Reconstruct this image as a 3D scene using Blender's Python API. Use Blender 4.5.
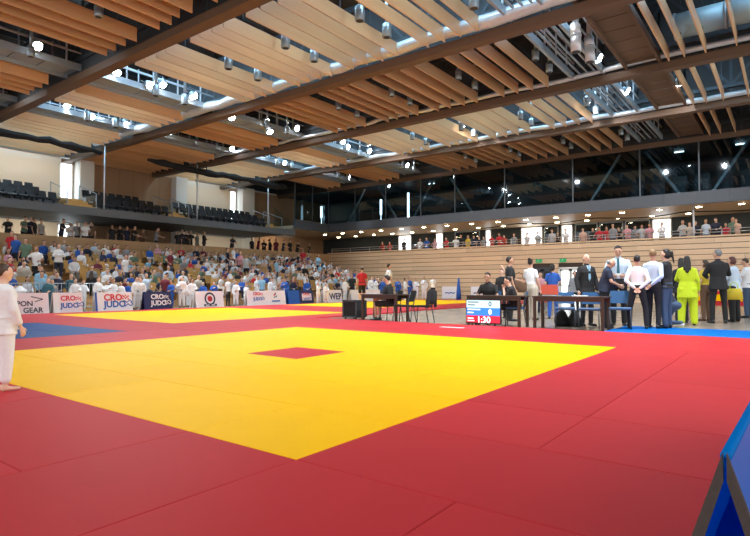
import bpy, bmesh, math, random
import numpy as np
from mathutils import Vector, Matrix

for o in list(bpy.data.objects): bpy.data.objects.remove(o, do_unlink=True)
SC = bpy.context.scene
COL = SC.collection
R = math.radians
random.seed(7)

# ------------------------------------------------------------------ camera
FPX, CAMH, AZ, PITCH = 554.0, 0.966, R(37.0), math.atan(17.3/554)
cam = bpy.data.cameras.new('camera'); cam.sensor_width = 36.0; cam.lens = FPX/750*36.0
cam.clip_end = 300
camo = bpy.data.objects.new('camera', cam); COL.objects.link(camo)
camo.location = (0, 0, CAMH)
camo.rotation_euler = (R(90)+PITCH, 0, AZ-R(90))
SC.camera = camo

# ------------------------------------------------------------------ sky + exposure
W = bpy.data.worlds.new('overcast_sky'); SC.world = W; W.use_nodes = True
bg = W.node_tree.nodes['Background']; bg.inputs[0].default_value = (1.0, 0.97, 0.94, 1); bg.inputs[1].default_value = 1.12
SC.view_settings.view_transform = 'Standard'; SC.view_settings.look = 'None'
SC.view_settings.gamma = 1.0; SC.view_settings.use_curve_mapping = False
SC.view_settings.exposure = 0.45
SKYLIGHT_POWER = 17.0

# ------------------------------------------------------------------ placing helpers (photo pixel -> real ground point)
_F = Vector((math.cos(AZ)*math.cos(PITCH), math.sin(AZ)*math.cos(PITCH), math.sin(PITCH)))
_Rr = Vector((math.sin(AZ), -math.cos(AZ), 0))
_U = _Rr.cross(_F)
def _ray(x, y): return _F + _Rr*((x-375)/FPX) + _U*((268-y)/FPX)
def gp(x, y, z=0.0):
    r = _ray(x, y); t = (z-CAMH)/r.z
    return Vector((r.x*t, r.y*t, z))
def atX(x, y, X):
    r = _ray(x, y); t = X/r.x; return Vector((X, r.y*t, CAMH+r.z*t))
def atY(x, y, Y):
    r = _ray(x, y); t = Y/r.y; return Vector((r.x*t, Y, CAMH+r.z*t))
def bearing(px): return AZ - math.atan((px-375)/FPX)

# ------------------------------------------------------------------ materials
MATS = {}
def new_mat(name):
    m = bpy.data.materials.new(name); m.use_nodes = True
    return m, m.node_tree, m.node_tree.nodes['Principled BSDF']
def plain(name, col, rough=0.6, metal=0.0, var=0.10, scale=8.0, bump=0.0, spec=0.5, emit=None, es=0.0):
    if name in MATS: return MATS[name]
    m, nt, b = new_mat(name)
    b.inputs['Roughness'].default_value = rough; b.inputs['Metallic'].default_value = metal
    b.inputs['Specular IOR Level'].default_value = spec
    if emit:
        b.inputs['Emission Color'].default_value = (*emit, 1); b.inputs['Emission Strength'].default_value = es
        b.inputs['Base Color'].default_value = (*col, 1)
    else:
        tc = nt.nodes.new('ShaderNodeTexCoord'); n = nt.nodes.new('ShaderNodeTexNoise')
        n.inputs['Scale'].default_value = scale; n.inputs['Detail'].default_value = 3
        nt.links.new(tc.outputs['Object'], n.inputs['Vector'])
        r = nt.nodes.new('ShaderNodeMix'); r.data_type = 'RGBA'
        r.inputs[6].default_value = (*[c*(1-var) for c in col], 1)
        r.inputs[7].default_value = (*[min(1, c*(1+var)) for c in col], 1)
        nt.links.new(n.outputs['Fac'], r.inputs[0]); nt.links.new(r.outputs[2], b.inputs['Base Color'])
        if bump:
            bp = nt.nodes.new('ShaderNodeBump'); bp.inputs['Strength'].default_value = bump; bp.inputs['Distance'].default_value = .02
            nt.links.new(n.outputs['Fac'], bp.inputs['Height']); nt.links.new(bp.outputs[0], b.inputs['Normal'])
    MATS[name] = m; return m
def wood(name, c1, c2, rough=0.5, axis=0, scale=1.0, objvar=0.12, spec=.4):
    if name in MATS: return MATS[name]
    m, nt, b = new_mat(name); b.inputs['Roughness'].default_value = rough
    b.inputs['Specular IOR Level'].default_value = spec
    tc = nt.nodes.new('ShaderNodeTexCoord'); mp = nt.nodes.new('ShaderNodeMapping')
    sc = [14*scale]*3; sc[axis] = 0.6*scale; mp.inputs['Scale'].default_value = sc
    nt.links.new(tc.outputs['Object'], mp.inputs['Vector'])
    oi = nt.nodes.new('ShaderNodeObjectInfo')
    n = nt.nodes.new('ShaderNodeTexNoise'); n.noise_dimensions = '4D'; n.inputs['Scale'].default_value = 1; n.inputs['Detail'].default_value = 4
    ml = nt.nodes.new('ShaderNodeMath'); ml.operation = 'MULTIPLY'; ml.inputs[1].default_value = 50
    nt.links.new(oi.outputs['Random'], ml.inputs[0]); nt.links.new(ml.outputs[0], n.inputs['W'])
    nt.links.new(mp.outputs[0], n.inputs['Vector'])
    r = nt.nodes.new('ShaderNodeMix'); r.data_type = 'RGBA'
    r.inputs[6].default_value = (*c1, 1); r.inputs[7].default_value = (*c2, 1)
    nt.links.new(n.outputs['Fac'], r.inputs[0])
    hs = nt.nodes.new('ShaderNodeHueSaturation')
    mr = nt.nodes.new('ShaderNodeMapRange'); mr.inputs[3].default_value = 1-objvar; mr.inputs[4].default_value = 1+objvar
    nt.links.new(oi.outputs['Random'], mr.inputs[0]); nt.links.new(mr.outputs[0], hs.inputs['Value'])
    nt.links.new(r.outputs[2], hs.inputs['Color']); nt.links.new(hs.outputs[0], b.inputs['Base Color'])
    MATS[name] = m; return m
def matcloth(name, col, var):
    """vinyl competition mat: fine rice-straw emboss, small tone change from tile to tile"""
    m, nt, b = new_mat(name); b.inputs['Roughness'].default_value = .5; b.inputs['Specular IOR Level'].default_value = .06
    oi = nt.nodes.new('ShaderNodeObjectInfo'); mr = nt.nodes.new('ShaderNodeMapRange')
    mr.inputs[3].default_value = 1-var; mr.inputs[4].default_value = 1+var
    nt.links.new(oi.outputs['Random'], mr.inputs[0])
    tc = nt.nodes.new('ShaderNodeTexCoord'); n = nt.nodes.new('ShaderNodeTexNoise'); n.inputs['Scale'].default_value = 2.2; n.inputs['Detail'].default_value = 5
    nt.links.new(tc.outputs['Object'], n.inputs['Vector'])
    r = nt.nodes.new('ShaderNodeMix'); r.data_type = 'RGBA'
    r.inputs[6].default_value = (*[c*.94 for c in col], 1); r.inputs[7].default_value = (*[min(1, c*1.05) for c in col], 1)
    nt.links.new(n.outputs['Fac'], r.inputs[0])
    hs = nt.nodes.new('ShaderNodeHueSaturation'); nt.links.new(mr.outputs[0], hs.inputs['Value'])
    nt.links.new(r.outputs[2], hs.inputs['Color']); nt.links.new(hs.outputs[0], b.inputs['Base Color'])
    v = nt.nodes.new('ShaderNodeTexVoronoi'); v.inputs['Scale'].default_value = 130
    nt.links.new(tc.outputs['Object'], v.inputs['Vector'])
    bp = nt.nodes.new('ShaderNodeBump'); bp.inputs['Strength'].default_value = .12; bp.inputs['Distance'].default_value = .002
    nt.links.new(v.outputs['Distance'], bp.inputs['Height']); nt.links.new(bp.outputs[0], b.inputs['Normal'])
    MATS[name] = m; return m
def glow(name, col, s):
    if name in MATS: return MATS[name]
    m, nt, b = new_mat(name); b.inputs['Base Color'].default_value = (*col, 1)
    b.inputs['Emission Color'].default_value = (*col, 1); b.inputs['Emission Strength'].default_value = s
    MATS[name] = m; return m
def glass(name, tint, gl=0.06):
    m = bpy.data.materials.new(name); m.use_nodes = True; nt = m.node_tree; nt.nodes.clear()
    out = nt.nodes.new('ShaderNodeOutputMaterial'); t = nt.nodes.new('ShaderNodeBsdfTransparent'); t.inputs[0].default_value = (*tint, 1)
    g = nt.nodes.new('ShaderNodeBsdfGlossy'); g.inputs['Roughness'].default_value = .03; g.inputs[0].default_value = (.9, .95, 1, 1)
    lw = nt.nodes.new('ShaderNodeLayerWeight'); lw.inputs[0].default_value = .5; pw = nt.nodes.new('ShaderNodeMath'); pw.operation = 'POWER'; pw.inputs[1].default_value = 4.0; nt.links.new(lw.outputs['Facing'], pw.inputs[0])
    fr = nt.nodes.new('ShaderNodeMath'); fr.operation = 'MULTIPLY_ADD'; fr.inputs[1].default_value = .7; fr.inputs[2].default_value = gl; nt.links.new(pw.outputs[0], fr.inputs[0])
    mx = nt.nodes.new('ShaderNodeMixShader'); nt.links.new(fr.outputs[0], mx.inputs[0])
    nt.links.new(t.outputs[0], mx.inputs[1]); nt.links.new(g.outputs[0], mx.inputs[2]); nt.links.new(mx.outputs[0], out.inputs[0])
    MATS[name] = m; return m

SLAT = wood('oak_veneer_slat', (.56, .31, .145), (.70, .41, .21), .32, 0, .5, .10, .6)
BEAMW = wood('stained_wood_beam', (.11, .065, .04), (.15, .09, .055), .6, 1, .5, .05)
BOARD = wood('larch_cladding', (.60, .41, .25), (.74, .53, .34), .5, 1, .8, .10)
PARA = wood('parapet_wood', (.36, .21, .10), (.46, .28, .14), .5, 0, .8, .08)
SOFF = wood('soffit_wood', (.66, .47, .30), (.76, .56, .37), .5, 1, .5, .05)
BROWNWALL = wood('brown_wall_panel', (.33, .19, .10), (.40, .24, .13), .6, 2, .3, .08)
WHITEWALL = plain('cream_plaster', (.74, .65, .53), .8, var=.03)
PILAST = plain('white_column_paint', (.80, .80, .76), .7, var=.03)
FASCIA = plain('slate_grey_fascia', (.075, .09, .112), .5, var=.06)
SLABM = plain('dark_concrete_slab', (.12, .13, .14), .6, var=.1)
DARK = plain('near_black', (.012, .013, .015), .5)
DARKWALL = plain('charcoal_wall', (.03, .042, .05), .6)
ROOFD = plain('dark_roof_deck', (.035, .04, .045), .7, var=.2, scale=2)
STEEL = plain('galvanised_steel', (.50, .54, .58), .35, .9, var=.15, scale=5)
FOIL = plain('foil_duct_wrap', (.62, .67, .72), .38, .35, var=.12, scale=6, bump=.6)
DSTEEL = plain('painted_dark_steel', (.06, .075, .09), .45, .3)
RAILM = plain('pale_rail_paint', (.62, .66, .70), .4, .3)
GREYM = plain('mid_grey_metal', (.34, .40, .45), .4, .3)
LAMPB = plain('silver_lamp_body', (.30, .36, .40), .35, .6)
MRED = matcloth('red_mat_vinyl', (.53, .036, .043), .05)
MYEL = matcloth('yellow_mat_vinyl', (.97, .545, .0), .02)
MBLU = matcloth('blue_mat_vinyl', (.002, .14, .50), .03)
MBLD = matcloth('deep_blue_mat_vinyl', (.006, .065, .22), .03)
FLOORM = wood('sports_parquet', (.28, .235, .185), (.36, .30, .24), .25, 1, .5, 0, .5)
SEATY = wood('plywood_seat_shell', (.46, .25, .07), (.56, .32, .10), .45, 2, .6, .10)
SEATD = plain('dark_grey_seat_plastic', (.022, .022, .025), .45)
STEPY = wood('oiled_wood_steps', (.66, .36, .11), (.75, .44, .16), .5, 0, .5, .05)
GLASSD = glass('tinted_glass', (.55, .66, .70))
DUCTP = plain('blue_grey_duct_paint', (.36, .50, .56), .4, .1)
GLASSC = glass('clear_glass', (.88, .93, .94))
TABLEW = wood('dark_brown_table', (.035, .02, .014), (.06, .034, .022), .4, 1, 1, .05)
BLUECH = plain('blue_chair_plastic', (.01, .085, .22), .4)
BLACKF = plain('black_fabric', (.012, .012, .014), .85)
SKYP = glow('skylight_panel', (.46, .76, 1.0), SKYLIGHT_POWER)
FLOODG = glow('flood_lamp_lens', (.92, .96, 1.0), 45)
WINP = glow('daylit_window_pane', (.86, .94, 1.0), 2.6)
DOWNG = glow('downlight_lens', (1.0, .80, .50), 34)
COLD = glow('cold_white_glow', (.85, .95, 1.0), 5)

# ------------------------------------------------------------------ mesh helpers
class MB:
    def __init__(s): s.v = []; s.f = []; s.mi = []; s.cur = 0
    def add(s, vs, fs):
        o = len(s.v); s.v += [tuple(p) for p in vs]
        for f in fs: s.f.append(tuple(o+i for i in f)); s.mi.append(s.cur)
        return s
    def box(s, x0, x1, y0, y1, z0, z1):
        return s.add([(x0,y0,z0),(x1,y0,z0),(x1,y1,z0),(x0,y1,z0),(x0,y0,z1),(x1,y0,z1),(x1,y1,z1),(x0,y1,z1)],
              [(3,2,1,0),(4,5,6,7),(0,1,5,4),(1,2,6,5),(2,3,7,6),(3,0,4,7)])
    def cbox(s, x0, x1, y0, y1, z0, z1, c):
        """box with chamfered top edge"""
        return s.add([(x0,y0,z0),(x1,y0,z0),(x1,y1,z0),(x0,y1,z0),(x0,y0,z1-c),(x1,y0,z1-c),(x1,y1,z1-c),(x0,y1,z1-c),
                      (x0+c,y0+c,z1),(x1-c,y0+c,z1),(x1-c,y1-c,z1),(x0+c,y1-c,z1)],
              [(3,2,1,0),(8,9,10,11),(0,1,5,4),(1,2,6,5),(2,3,7,6),(3,0,4,7),(4,5,9,8),(5,6,10,9),(6,7,11,10),(7,4,8,11)])
    def bar(s, a, b, w, h=None, up=(0,0,1)):
        a = Vector(a); b = Vector(b); h = h or w; d = (b-a).normalized(); u = Vector(up)
        if abs(d.dot(u)) > .98: u = Vector((1,0,0))
        x = d.cross(u).normalized()*w/2; y = x.cross(d).normalized()*h/2
        return s.add([a-x-y,a+x-y,a+x+y,a-x+y,b-x-y,b+x-y,b+x+y,b-x+y],
              [(3,2,1,0),(4,5,6,7),(0,1,5,4),(1,2,6,5),(2,3,7,6),(3,0,4,7)])
    def tube(s, pts, rads, n=10, caps=True):
        pts = [Vector(p) for p in pts]
        if not hasattr(rads, '__len__'): rads = [rads]*len(pts)
        rings = []; ref = None
        for i, p in enumerate(pts):
            d = (pts[min(i+1, len(pts)-1)]-pts[max(i-1, 0)]).normalized()
            if ref is None:
                ref = Vector((0,0,1)) if abs(d.z) < .9 else Vector((1,0,0))
            x = (ref - d*ref.dot(d)).normalized(); y = d.cross(x); ref = x
            rings.append([p+(x*math.cos(2*math.pi*k/n)+y*math.sin(2*math.pi*k/n))*rads[i] for k in range(n)])
        vs = [q for r in rings for q in r]; fs = []
        for i in range(len(rings)-1):
            for k in range(n): fs.append((i*n+k, i*n+(k+1)%n, (i+1)*n+(k+1)%n, (i+1)*n+k))
        if caps: fs.append(tuple(range(n-1,-1,-1))); fs.append(tuple((len(rings)-1)*n+k for k in range(n)))
        return s.add(vs, fs)
    def cap(s, a, b, r0, r1, n=10, fl=1.0, fv=None):
        """tapered capsule with round ends; fl flattens across fv"""
        a = Vector(a); b = Vector(b); d = b-a; L = d.length
        d = d/L if L > 1e-6 else Vector((0,0,1))
        ref = Vector(fv) if fv else (Vector((0,1,0)) if abs(d.y) < .9 else Vector((1,0,0)))
        y = (ref - d*ref.dot(d)).normalized(); x = y.cross(d)
        rings = []
        for t in (.12, .5, .85): rings.append((a - d*r0*math.cos(t*math.pi/2), r0*math.sin(t*math.pi/2)))
        rings.append((a, r0)); rings.append((b, r1))
        for t in (.85, .5, .12): rings.append((b + d*r1*math.cos(t*math.pi/2), r1*math.sin(t*math.pi/2)))
        vs = []; fs = []
        for c, r in rings:
            for k in range(n): vs.append(c + (x*math.cos(2*math.pi*k/n) + y*fl*math.sin(2*math.pi*k/n))*r)
        for i in range(len(rings)-1):
            for k in range(n): fs.append((i*n+k, i*n+(k+1)%n, (i+1)*n+(k+1)%n, (i+1)*n+k))
        fs.append(tuple(range(n-1,-1,-1))); fs.append(tuple((len(rings)-1)*n+k for k in range(n)))
        return s.add(vs, fs)
    def ell(s, c, r, n=12, m=8):
        vs = []; fs = []
        c = Vector(c); rr = r if hasattr(r, '__len__') else (r,r,r)
        for i in range(m+1):
            t = math.pi*(i+.0)/m; t = min(max(t, .06), math.pi-.06)
            for k in range(n):
                a = 2*math.pi*k/n
                vs.append((c.x+rr[0]*math.sin(t)*math.cos(a), c.y+rr[1]*math.sin(t)*math.sin(a), c.z-rr[2]*math.cos(t)))
        for i in range(m):
            for k in range(n): fs.append((i*n+k, i*n+(k+1)%n, (i+1)*n+(k+1)%n, (i+1)*n+k))
        fs.append(tuple(range(n-1,-1,-1))); fs.append(tuple(m*n+k for k in range(n)))
        return s.add(vs, fs)
    def loft(s, rings, n=16):
        """rings: (cx, cy, z, rx, ry)"""
        vs = []; fs = []
        for cx, cy, z, rx, ry in rings:
            for k in range(n):
                a = 2*math.pi*k/n; vs.append((cx+rx*math.cos(a), cy+ry*math.sin(a), z))
        for i in range(len(rings)-1):
            for k in range(n): fs.append((i*n+k, i*n+(k+1)%n, (i+1)*n+(k+1)%n, (i+1)*n+k))
        fs.append(tuple(range(n-1,-1,-1))); fs.append(tuple((len(rings)-1)*n+k for k in range(n)))
        return s.add(vs, fs)
    def xf(s, fn, start=0):
        for i in range(start, len(s.v)): s.v[i] = tuple(fn(Vector(s.v[i])))
        return s
    def mesh(s, name, mats, smooth=False):
        me = bpy.data.meshes.new(name); me.from_pydata(s.v, [], s.f)
        for m in (mats if isinstance(mats, (list, tuple)) else [mats]): me.materials.append(m)
        if any(s.mi): me.polygons.foreach_set('material_index', s.mi)
        if smooth: me.polygons.foreach_set('use_smooth', [True]*len(me.polygons))
        me.update(); return me
    def obj(s, name, mats, parent=None, smooth=False, loc=None):
        return place(name, s.mesh(name, mats, smooth), parent, loc)
def place(name, me, parent=None, loc=None, rz=0.0):
    o = bpy.data.objects.new(name, me); COL.objects.link(o)
    if parent is not None: o.parent = parent
    if loc is not None: o.location = loc
    if rz: o.rotation_euler = (0, 0, rz)
    return o
def empty(name, loc=(0,0,0), rz=0.0):
    o = bpy.data.objects.new(name, None); COL.objects.link(o); o.location = loc; o.rotation_euler = (0,0,rz); o.empty_display_size = .1
    return o
def tag(o, label, cat, group=None):
    o['label'] = label; o['category'] = cat
    if group: o['group'] = group
    return o
def struct(o): o['kind'] = 'structure'; return o
def stuff(o): o['kind'] = 'stuff'; return o
def copy_tree(o, loc=None, rz=None):
    c = o.copy(); COL.objects.link(c)
    if loc is not None: c.location = loc
    if rz is not None: c.rotation_euler = (0,0,rz)
    for ch in o.children:
        d = ch.copy(); COL.objects.link(d); d.parent = c
        for g in ch.children:
            e = g.copy(); COL.objects.link(e); e.parent = d
    return c

# deferred voxel-remesh / text conversion: one depsgraph evaluation for a whole batch
PENDING = []
def remeshed(mb, voxel, smooth_it, cb):
    me = bpy.data.meshes.new('tmp'); me.from_pydata(mb.v, [], mb.f); me.update()
    o = bpy.data.objects.new('tmp', me); COL.objects.link(o)
    m = o.modifiers.new('r', 'REMESH'); m.mode = 'VOXEL'; m.voxel_size = voxel; m.use_smooth_shade = True
    if smooth_it:
        s = o.modifiers.new('s', 'SMOOTH'); s.factor = .5; s.iterations = smooth_it
    PENDING.append((o, cb))
def texted(txt, size, cb, extrude=.002, shear=0.0, bold=0.0):
    cu = bpy.data.curves.new('tmp', 'FONT'); cu.body = txt; cu.size = size; cu.extrude = extrude; cu.shear = shear; cu.offset = bold
    cu.align_x = 'CENTER'; cu.align_y = 'CENTER'; cu.resolution_u = 3
    o = bpy.data.objects.new('tmp', cu); COL.objects.link(o); PENDING.append((o, cb))
def flush():
    global PENDING
    dg = bpy.context.evaluated_depsgraph_get()
    out = []
    for o, cb in PENDING: out.append((bpy.data.meshes.new_from_object(o.evaluated_get(dg), depsgraph=dg), cb))
    for o, cb in PENDING:
        d = o.data; bpy.data.objects.remove(o, do_unlink=True)
        (bpy.data.meshes if isinstance(d, bpy.types.Mesh) else bpy.data.curves).remove(d)
    PENDING = []
    for me, cb in out: cb(me)
def lettering(txt, size, mat, parent, loc, rot=(0,0,0), name='lettering', extrude=.002, shear=0.0, bold=0.0, sx=1.0):
    o = place(name, bpy.data.meshes.new(name), parent); o.location = loc; o.rotation_euler = rot; o.scale = (sx, 1, 1)
    def cb(me):
        me.name = name; me.materials.clear(); me.materials.append(mat); o.data = me
    texted(txt, size, cb, extrude, shear, bold)
    return o
# ================================================================== SETTING
ZF = -0.04                     # parquet level; the mats' tops lie at z = 0
WX, GX = 35.0, 41.0            # cladding wall and the back of the gallery behind it
PY, BY = 31.3, 37.6            # parapet of the far gallery and its back wall
struct(MB().box(-8, 42, -8, 38, ZF-.2, ZF).obj('floor', FLOORM))

# ------------------------------------------------------------------ roof, beams, slats
ceiling = struct(MB().box(-6, 42, -7, 38.2, 12.6, 12.8).obj('ceiling', ROOFD))
XB = [-2.2, 4.0, 10.2, 16.4, 22.6, 28.8, 35.0]
pane = MB().box(-.8, .8, -1.5, 1.5, 0, .04).mesh('skylight_pane', SKYP)
pfr = MB()
for sx in (-1, 1): pfr.box(sx*.88-.08, sx*.88+.08, -1.65, 1.65, -.12, .1)
for sy in (-1, 1): pfr.box(-.96, .96, sy*1.58-.08, sy*1.58+.08, -.12, .1)
pfr.box(-.04, .04, -1.7, 1.7, -.1, .0)
pfr = pfr.mesh('skylight_frame', DSTEEL)
for y in (-4.2, -.4): place('skylight_pane', pane, ceiling, (19.2, y, 12.54)); place('skylight_frame', pfr, ceiling, (19.2, y, 12.52))  # extra panes, added to light the ventilation duct
for bi in (2, 4):
    xc = (XB[bi]+XB[bi+1])/2
    for k in range(11):
        y = -5+k*4.2
        if bi == 4: xc = 25.7 if y > 7 else 23.9  # near panes set off-centre, added for side light on the duct
        place('skylight_pane', pane, ceiling, (xc, y, 12.54)); place('skylight_frame', pfr, ceiling, (xc, y, 12.52))
for i, xb in enumerate(XB[1:]):
    MB().box(xb-.2, xb+.2, -7, 38, 8.88, 9.16).obj('beam', BEAMW, ceiling)
    t = MB()
    t.box(xb-.12, xb+.12, -7, 38, 11.5, 11.75); t.box(xb-.12, xb+.12, -7, 38, 9.7, 9.85)
    y = -7
    while y < 37:
        t.bar((xb, y, 9.8), (xb, y+1.5, 11.6), .1); t.bar((xb, y+1.5, 11.6), (xb, y+3, 9.8), .1); y += 3
    t.obj('roof_truss', DSTEEL, ceiling)
    MB().box(xb-.04, xb+.04, -7, 38, 9.16, 11.5).obj('light_baffle', ROOFD, ceiling)  # added dark baffle, keeps skylight glow inside its own bay
    for y in range(-6, 38, 4): MB().box(xb-.05, xb+.05, y-.05, y+.05, 9.16, 11.6).obj('hanger_post', DSTEEL, ceiling)
# roof purlins along X, closing walls of the roof space
struct(MB().box(35.0, 35.3, -7, 38.2, 9.3, 12.6).obj('wall_roof_right', DARKWALL)); struct(MB().box(-6, 35, 37.9, 38.2, 9.3, 12.6).obj('wall_roof_far', DARKWALL)); struct(MB().box(-6.2, 42, -7.3, -7, 9.0, 12.6).obj('wall_roof_near', DARKWALL))
pur = MB().box(-6, 42, -.07, .07, 0, .22).mesh('purlin', DSTEEL)
for k in range(15): place('purlin', pur, ceiling, (0, -6+k*3.1, 12.2))
# foil-wrapped ducts lying along the beams
def duct(x, z, r, mat, y0=-7, y1=33, label=''):
    pts = []; rr = []
    y = y0
    while y <= y1:
        pts.append((x+random.uniform(-.04, .04), y, z+random.uniform(-.05, .05))); rr.append(r*random.uniform(.86, 1.1)); y += .9
    o = MB().tube(pts, rr, 12).obj('foil_duct', mat, smooth=True)
    return tag(o, label, 'duct')
duct(15.93, 9.34, .21, FOIL, label='crumpled silver foil duct lying along the roof beam over the two court halves')
duct(28.5, 9.3, .12, FOIL, label='thin silver pipe lying along the beam near the glazed upper floor')
duct(22.35, 9.32, .10, FOIL, label='thin silver pipe lying along the beam over the official tables')

def group(start, n, step=.63): return [start+i*step for i in range(n)]
SLATY = group(-5.3, 4)+group(-2.2, 4)+[.75, 1.35, 2.25, 2.9, 3.4]
SLATY += group(7.8, 4)+group(10.96, 4, .66)+group(14.04, 4, .58)+group(17.2, 4)+group(23.7, 4)+group(29.6, 4)+group(32.9, 4)+group(35.6, 3)
slatm = MB().box(-2.55, 2.55, -.02, .02, 0, .46).mesh('slat', SLAT)
rodm = MB().box(-1.8, -1.78, -.01, .01, .46, 3.3).box(1.78, 1.8, -.01, .01, .46, 3.3).mesh('hanger_rod', DSTEEL)
for bi in range(0, 6):
    xc = (XB[bi]+XB[bi+1])/2
    for y in SLATY:
        if bi == 0 and y < 5: continue
        if bi == 5 and y > 31: continue
        s = place('slat', slatm, ceiling, (xc+random.uniform(-.06, .06), y, 9.02+random.uniform(-.012, .012)))
        if random.random() < .5: place('hanger_rod', rodm, ceiling, s.location)

# ------------------------------------------------------------------ catwalks with railings, flood lamps
postm = MB().box(-.025, .025, -.025, .025, 0, 1.1).mesh('post', RAILM)
def catwalk(y0, y1, deckmat, label, z=9.75, x0=2, x1=34.6, railing=True, joints=1.0, grate=False):
    c = empty('catwalk', (0, (y0+y1)/2, z)); tag(c, label, 'catwalk', 'maintenance catwalks under the roof')
    hw = (y1-y0)/2
    x = x0; pm = MB().box(0, joints-.05, -hw, hw, 0, .06).mesh('deck_panel', deckmat)
    if grate:
        for yy in (-hw*.5, 0, hw*.5): MB().box(x0, x1, yy-.03, yy+.03, 0, .05).obj('deck_bar', GREYM, c)
    while x < x1-.5 and not grate: place('deck_panel', pm, c, (x, 0, 0)); x += joints
    for s in (-1, 1):
        MB().box(x0, x1, s*hw-.05, s*hw+.05, -.12, .14).obj('edge_beam', GREYM if railing else BEAMW, c)
        if railing:
            for zz in (.55, 1.08): MB().box(x0, x1, s*hw-.025, s*hw+.025, zz, zz+.05).obj('rail', RAILM, c)
            x = x0+.4
            while x < x1: place('post', postm, c, (x, s*hw, .1)); x += 1.2
    for x in XB[1:]:
        MB().box(x-.04, x+.04, -hw, -hw+.08, .1, 2.7).obj('hanger', DSTEEL, c); MB().box(x-.04, x+.04, hw-.08, hw, .1, 2.7).obj('hanger', DSTEEL, c)
    return c
catwalk(5.75, 6.9, DSTEEL, 'steel catwalk with pale tubular railings beside the silver air nozzles', 9.35, grate=True)
catwalk(3.75, 4.9, BEAMW, 'brown boarded walkway underside with cross joints between ceiling slats', 9.3, railing=False)
catwalk(22.0, 23.2, GREYM, 'long steel catwalk lined with flood lamps above the second yellow mat', 9.42)
catwalk(28.1, 29.2, GREYM, 'steel catwalk with railings over the spectator tribune', 9.42)
# blue-grey cable trays beside the catwalks
for y, x0, x1, tl in ((23.42, 4, 34, 'between the flood lamps and the tribune'), (26.0, 4, 34, 'over the tribune seats'), (19.5, 4, 34, 'over the second yellow mat')):
    tag(MB().box(x0, x1, y-.16, y+.16, 9.42, 9.46).box(x0, x1, y-.17, y-.15, 9.42, 9.56).box(x0, x1, y+.15, y+.17, 9.42, 9.56).obj('cable_tray', GREYM),
        'grey metal cable tray beside a roof catwalk '+tl, 'cable tray', 'cable trays under the roof')
def flood(x, y, z, tilt, power=85.0, ry=0.0):
    for xb in XB:
        if abs(x-xb) < .5: x = xb + (.5 if x > xb else -.5)
    r = empty('flood_lamp', (x, y, z)); tag(r, 'lit white flood lamp '+('added beside the railed catwalk and air nozzles' if y < 8 and x < 25 else 'added to brighten the board-clad wall' if abs(x-25.4) < .01 else 'on the catwalk over the second yellow mat' if y < 25 else 'on the catwalk over the tribune'), 'lamp', 'flood lamps on the catwalks')
    r.rotation_euler = (tilt, ry, 0)
    MB().tube([(0,0,.28), (0,0,.2), (0,0,0)], [.08, .15, .17], 12).obj('housing', GREYM, r)
    hs_ = r.children[0]
    MB().tube([(0,0,-.004), (0,0,-.02)], [.155, .15], 12).obj('lens', FLOODG, hs_)
    if power <= 0: MB().bar((-.2,0,.12), (-.2,0,.5), .03).bar((.2,0,.12), (.2,0,.5), .03).bar((-.2,0,.5), (.2,0,.5), .03).obj('bracket', DSTEEL, r); return
    l = bpy.data.lights.new('flood_light', 'SPOT'); l.energy = power*9; l.spot_size = R(110); l.spot_blend = .8; l.shadow_soft_size = .1; l.color = (.95,.97,1)
    lo = bpy.data.objects.new('flood_light', l); COL.objects.link(lo); lo.parent = r; lo.location = (0,0,-.06)
    MB().bar((-.2,0,.12), (-.2,0,.5), .03).bar((.2,0,.12), (.2,0,.5), .03).bar((-.2,0,.5), (.2,0,.5), .03).obj('bracket', DSTEEL, r)
for px, py, Yy in [(117,73,21.7),(163,85,21.7),(193,97,21.7),(126,124,28.1),(126,123,28.6),(200,140,21.9),(288,142,21.7),(343,142,20.0),(344,171,27.5),
                   (67,106,28.1),(238,134,28.1),(262,150,28.1),(100,110,28.1),(232,118,21.7),(270,132,21.7),(309,152,21.7)]:
    p = atY(px, py, Yy)
    if 8.8 < p.z < 11.4 and p.x < 34.3: flood(p.x, p.y, p.z, R(-28))
for k in range(13):
    flood(6.3+k*2.2, 21.75, 9.50+.16*(k % 3), R(-60), 0)
    if k % 2: flood(6.8+k*2.2, 27.85, 9.40+.1*(k % 3), R(-60), 0)
for k in range(4): flood(12.6+k*4.4, 5.6, 9.45, R(-60), 0)
for x, y, pw in ((7.6, 1.8, 140), (11.6, 1.8, 260), (13.2, 4.95, 110)): flood(x, y, 9.15, R(18), pw)  # added lamps, put in to brighten the red mat on the right
for y in (3.55, 7.2, 13.5, 19.6): flood(25.4, y, 9.2, 0, 95, R(-48))  # added lamps, aimed to brighten the board-clad wall
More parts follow.
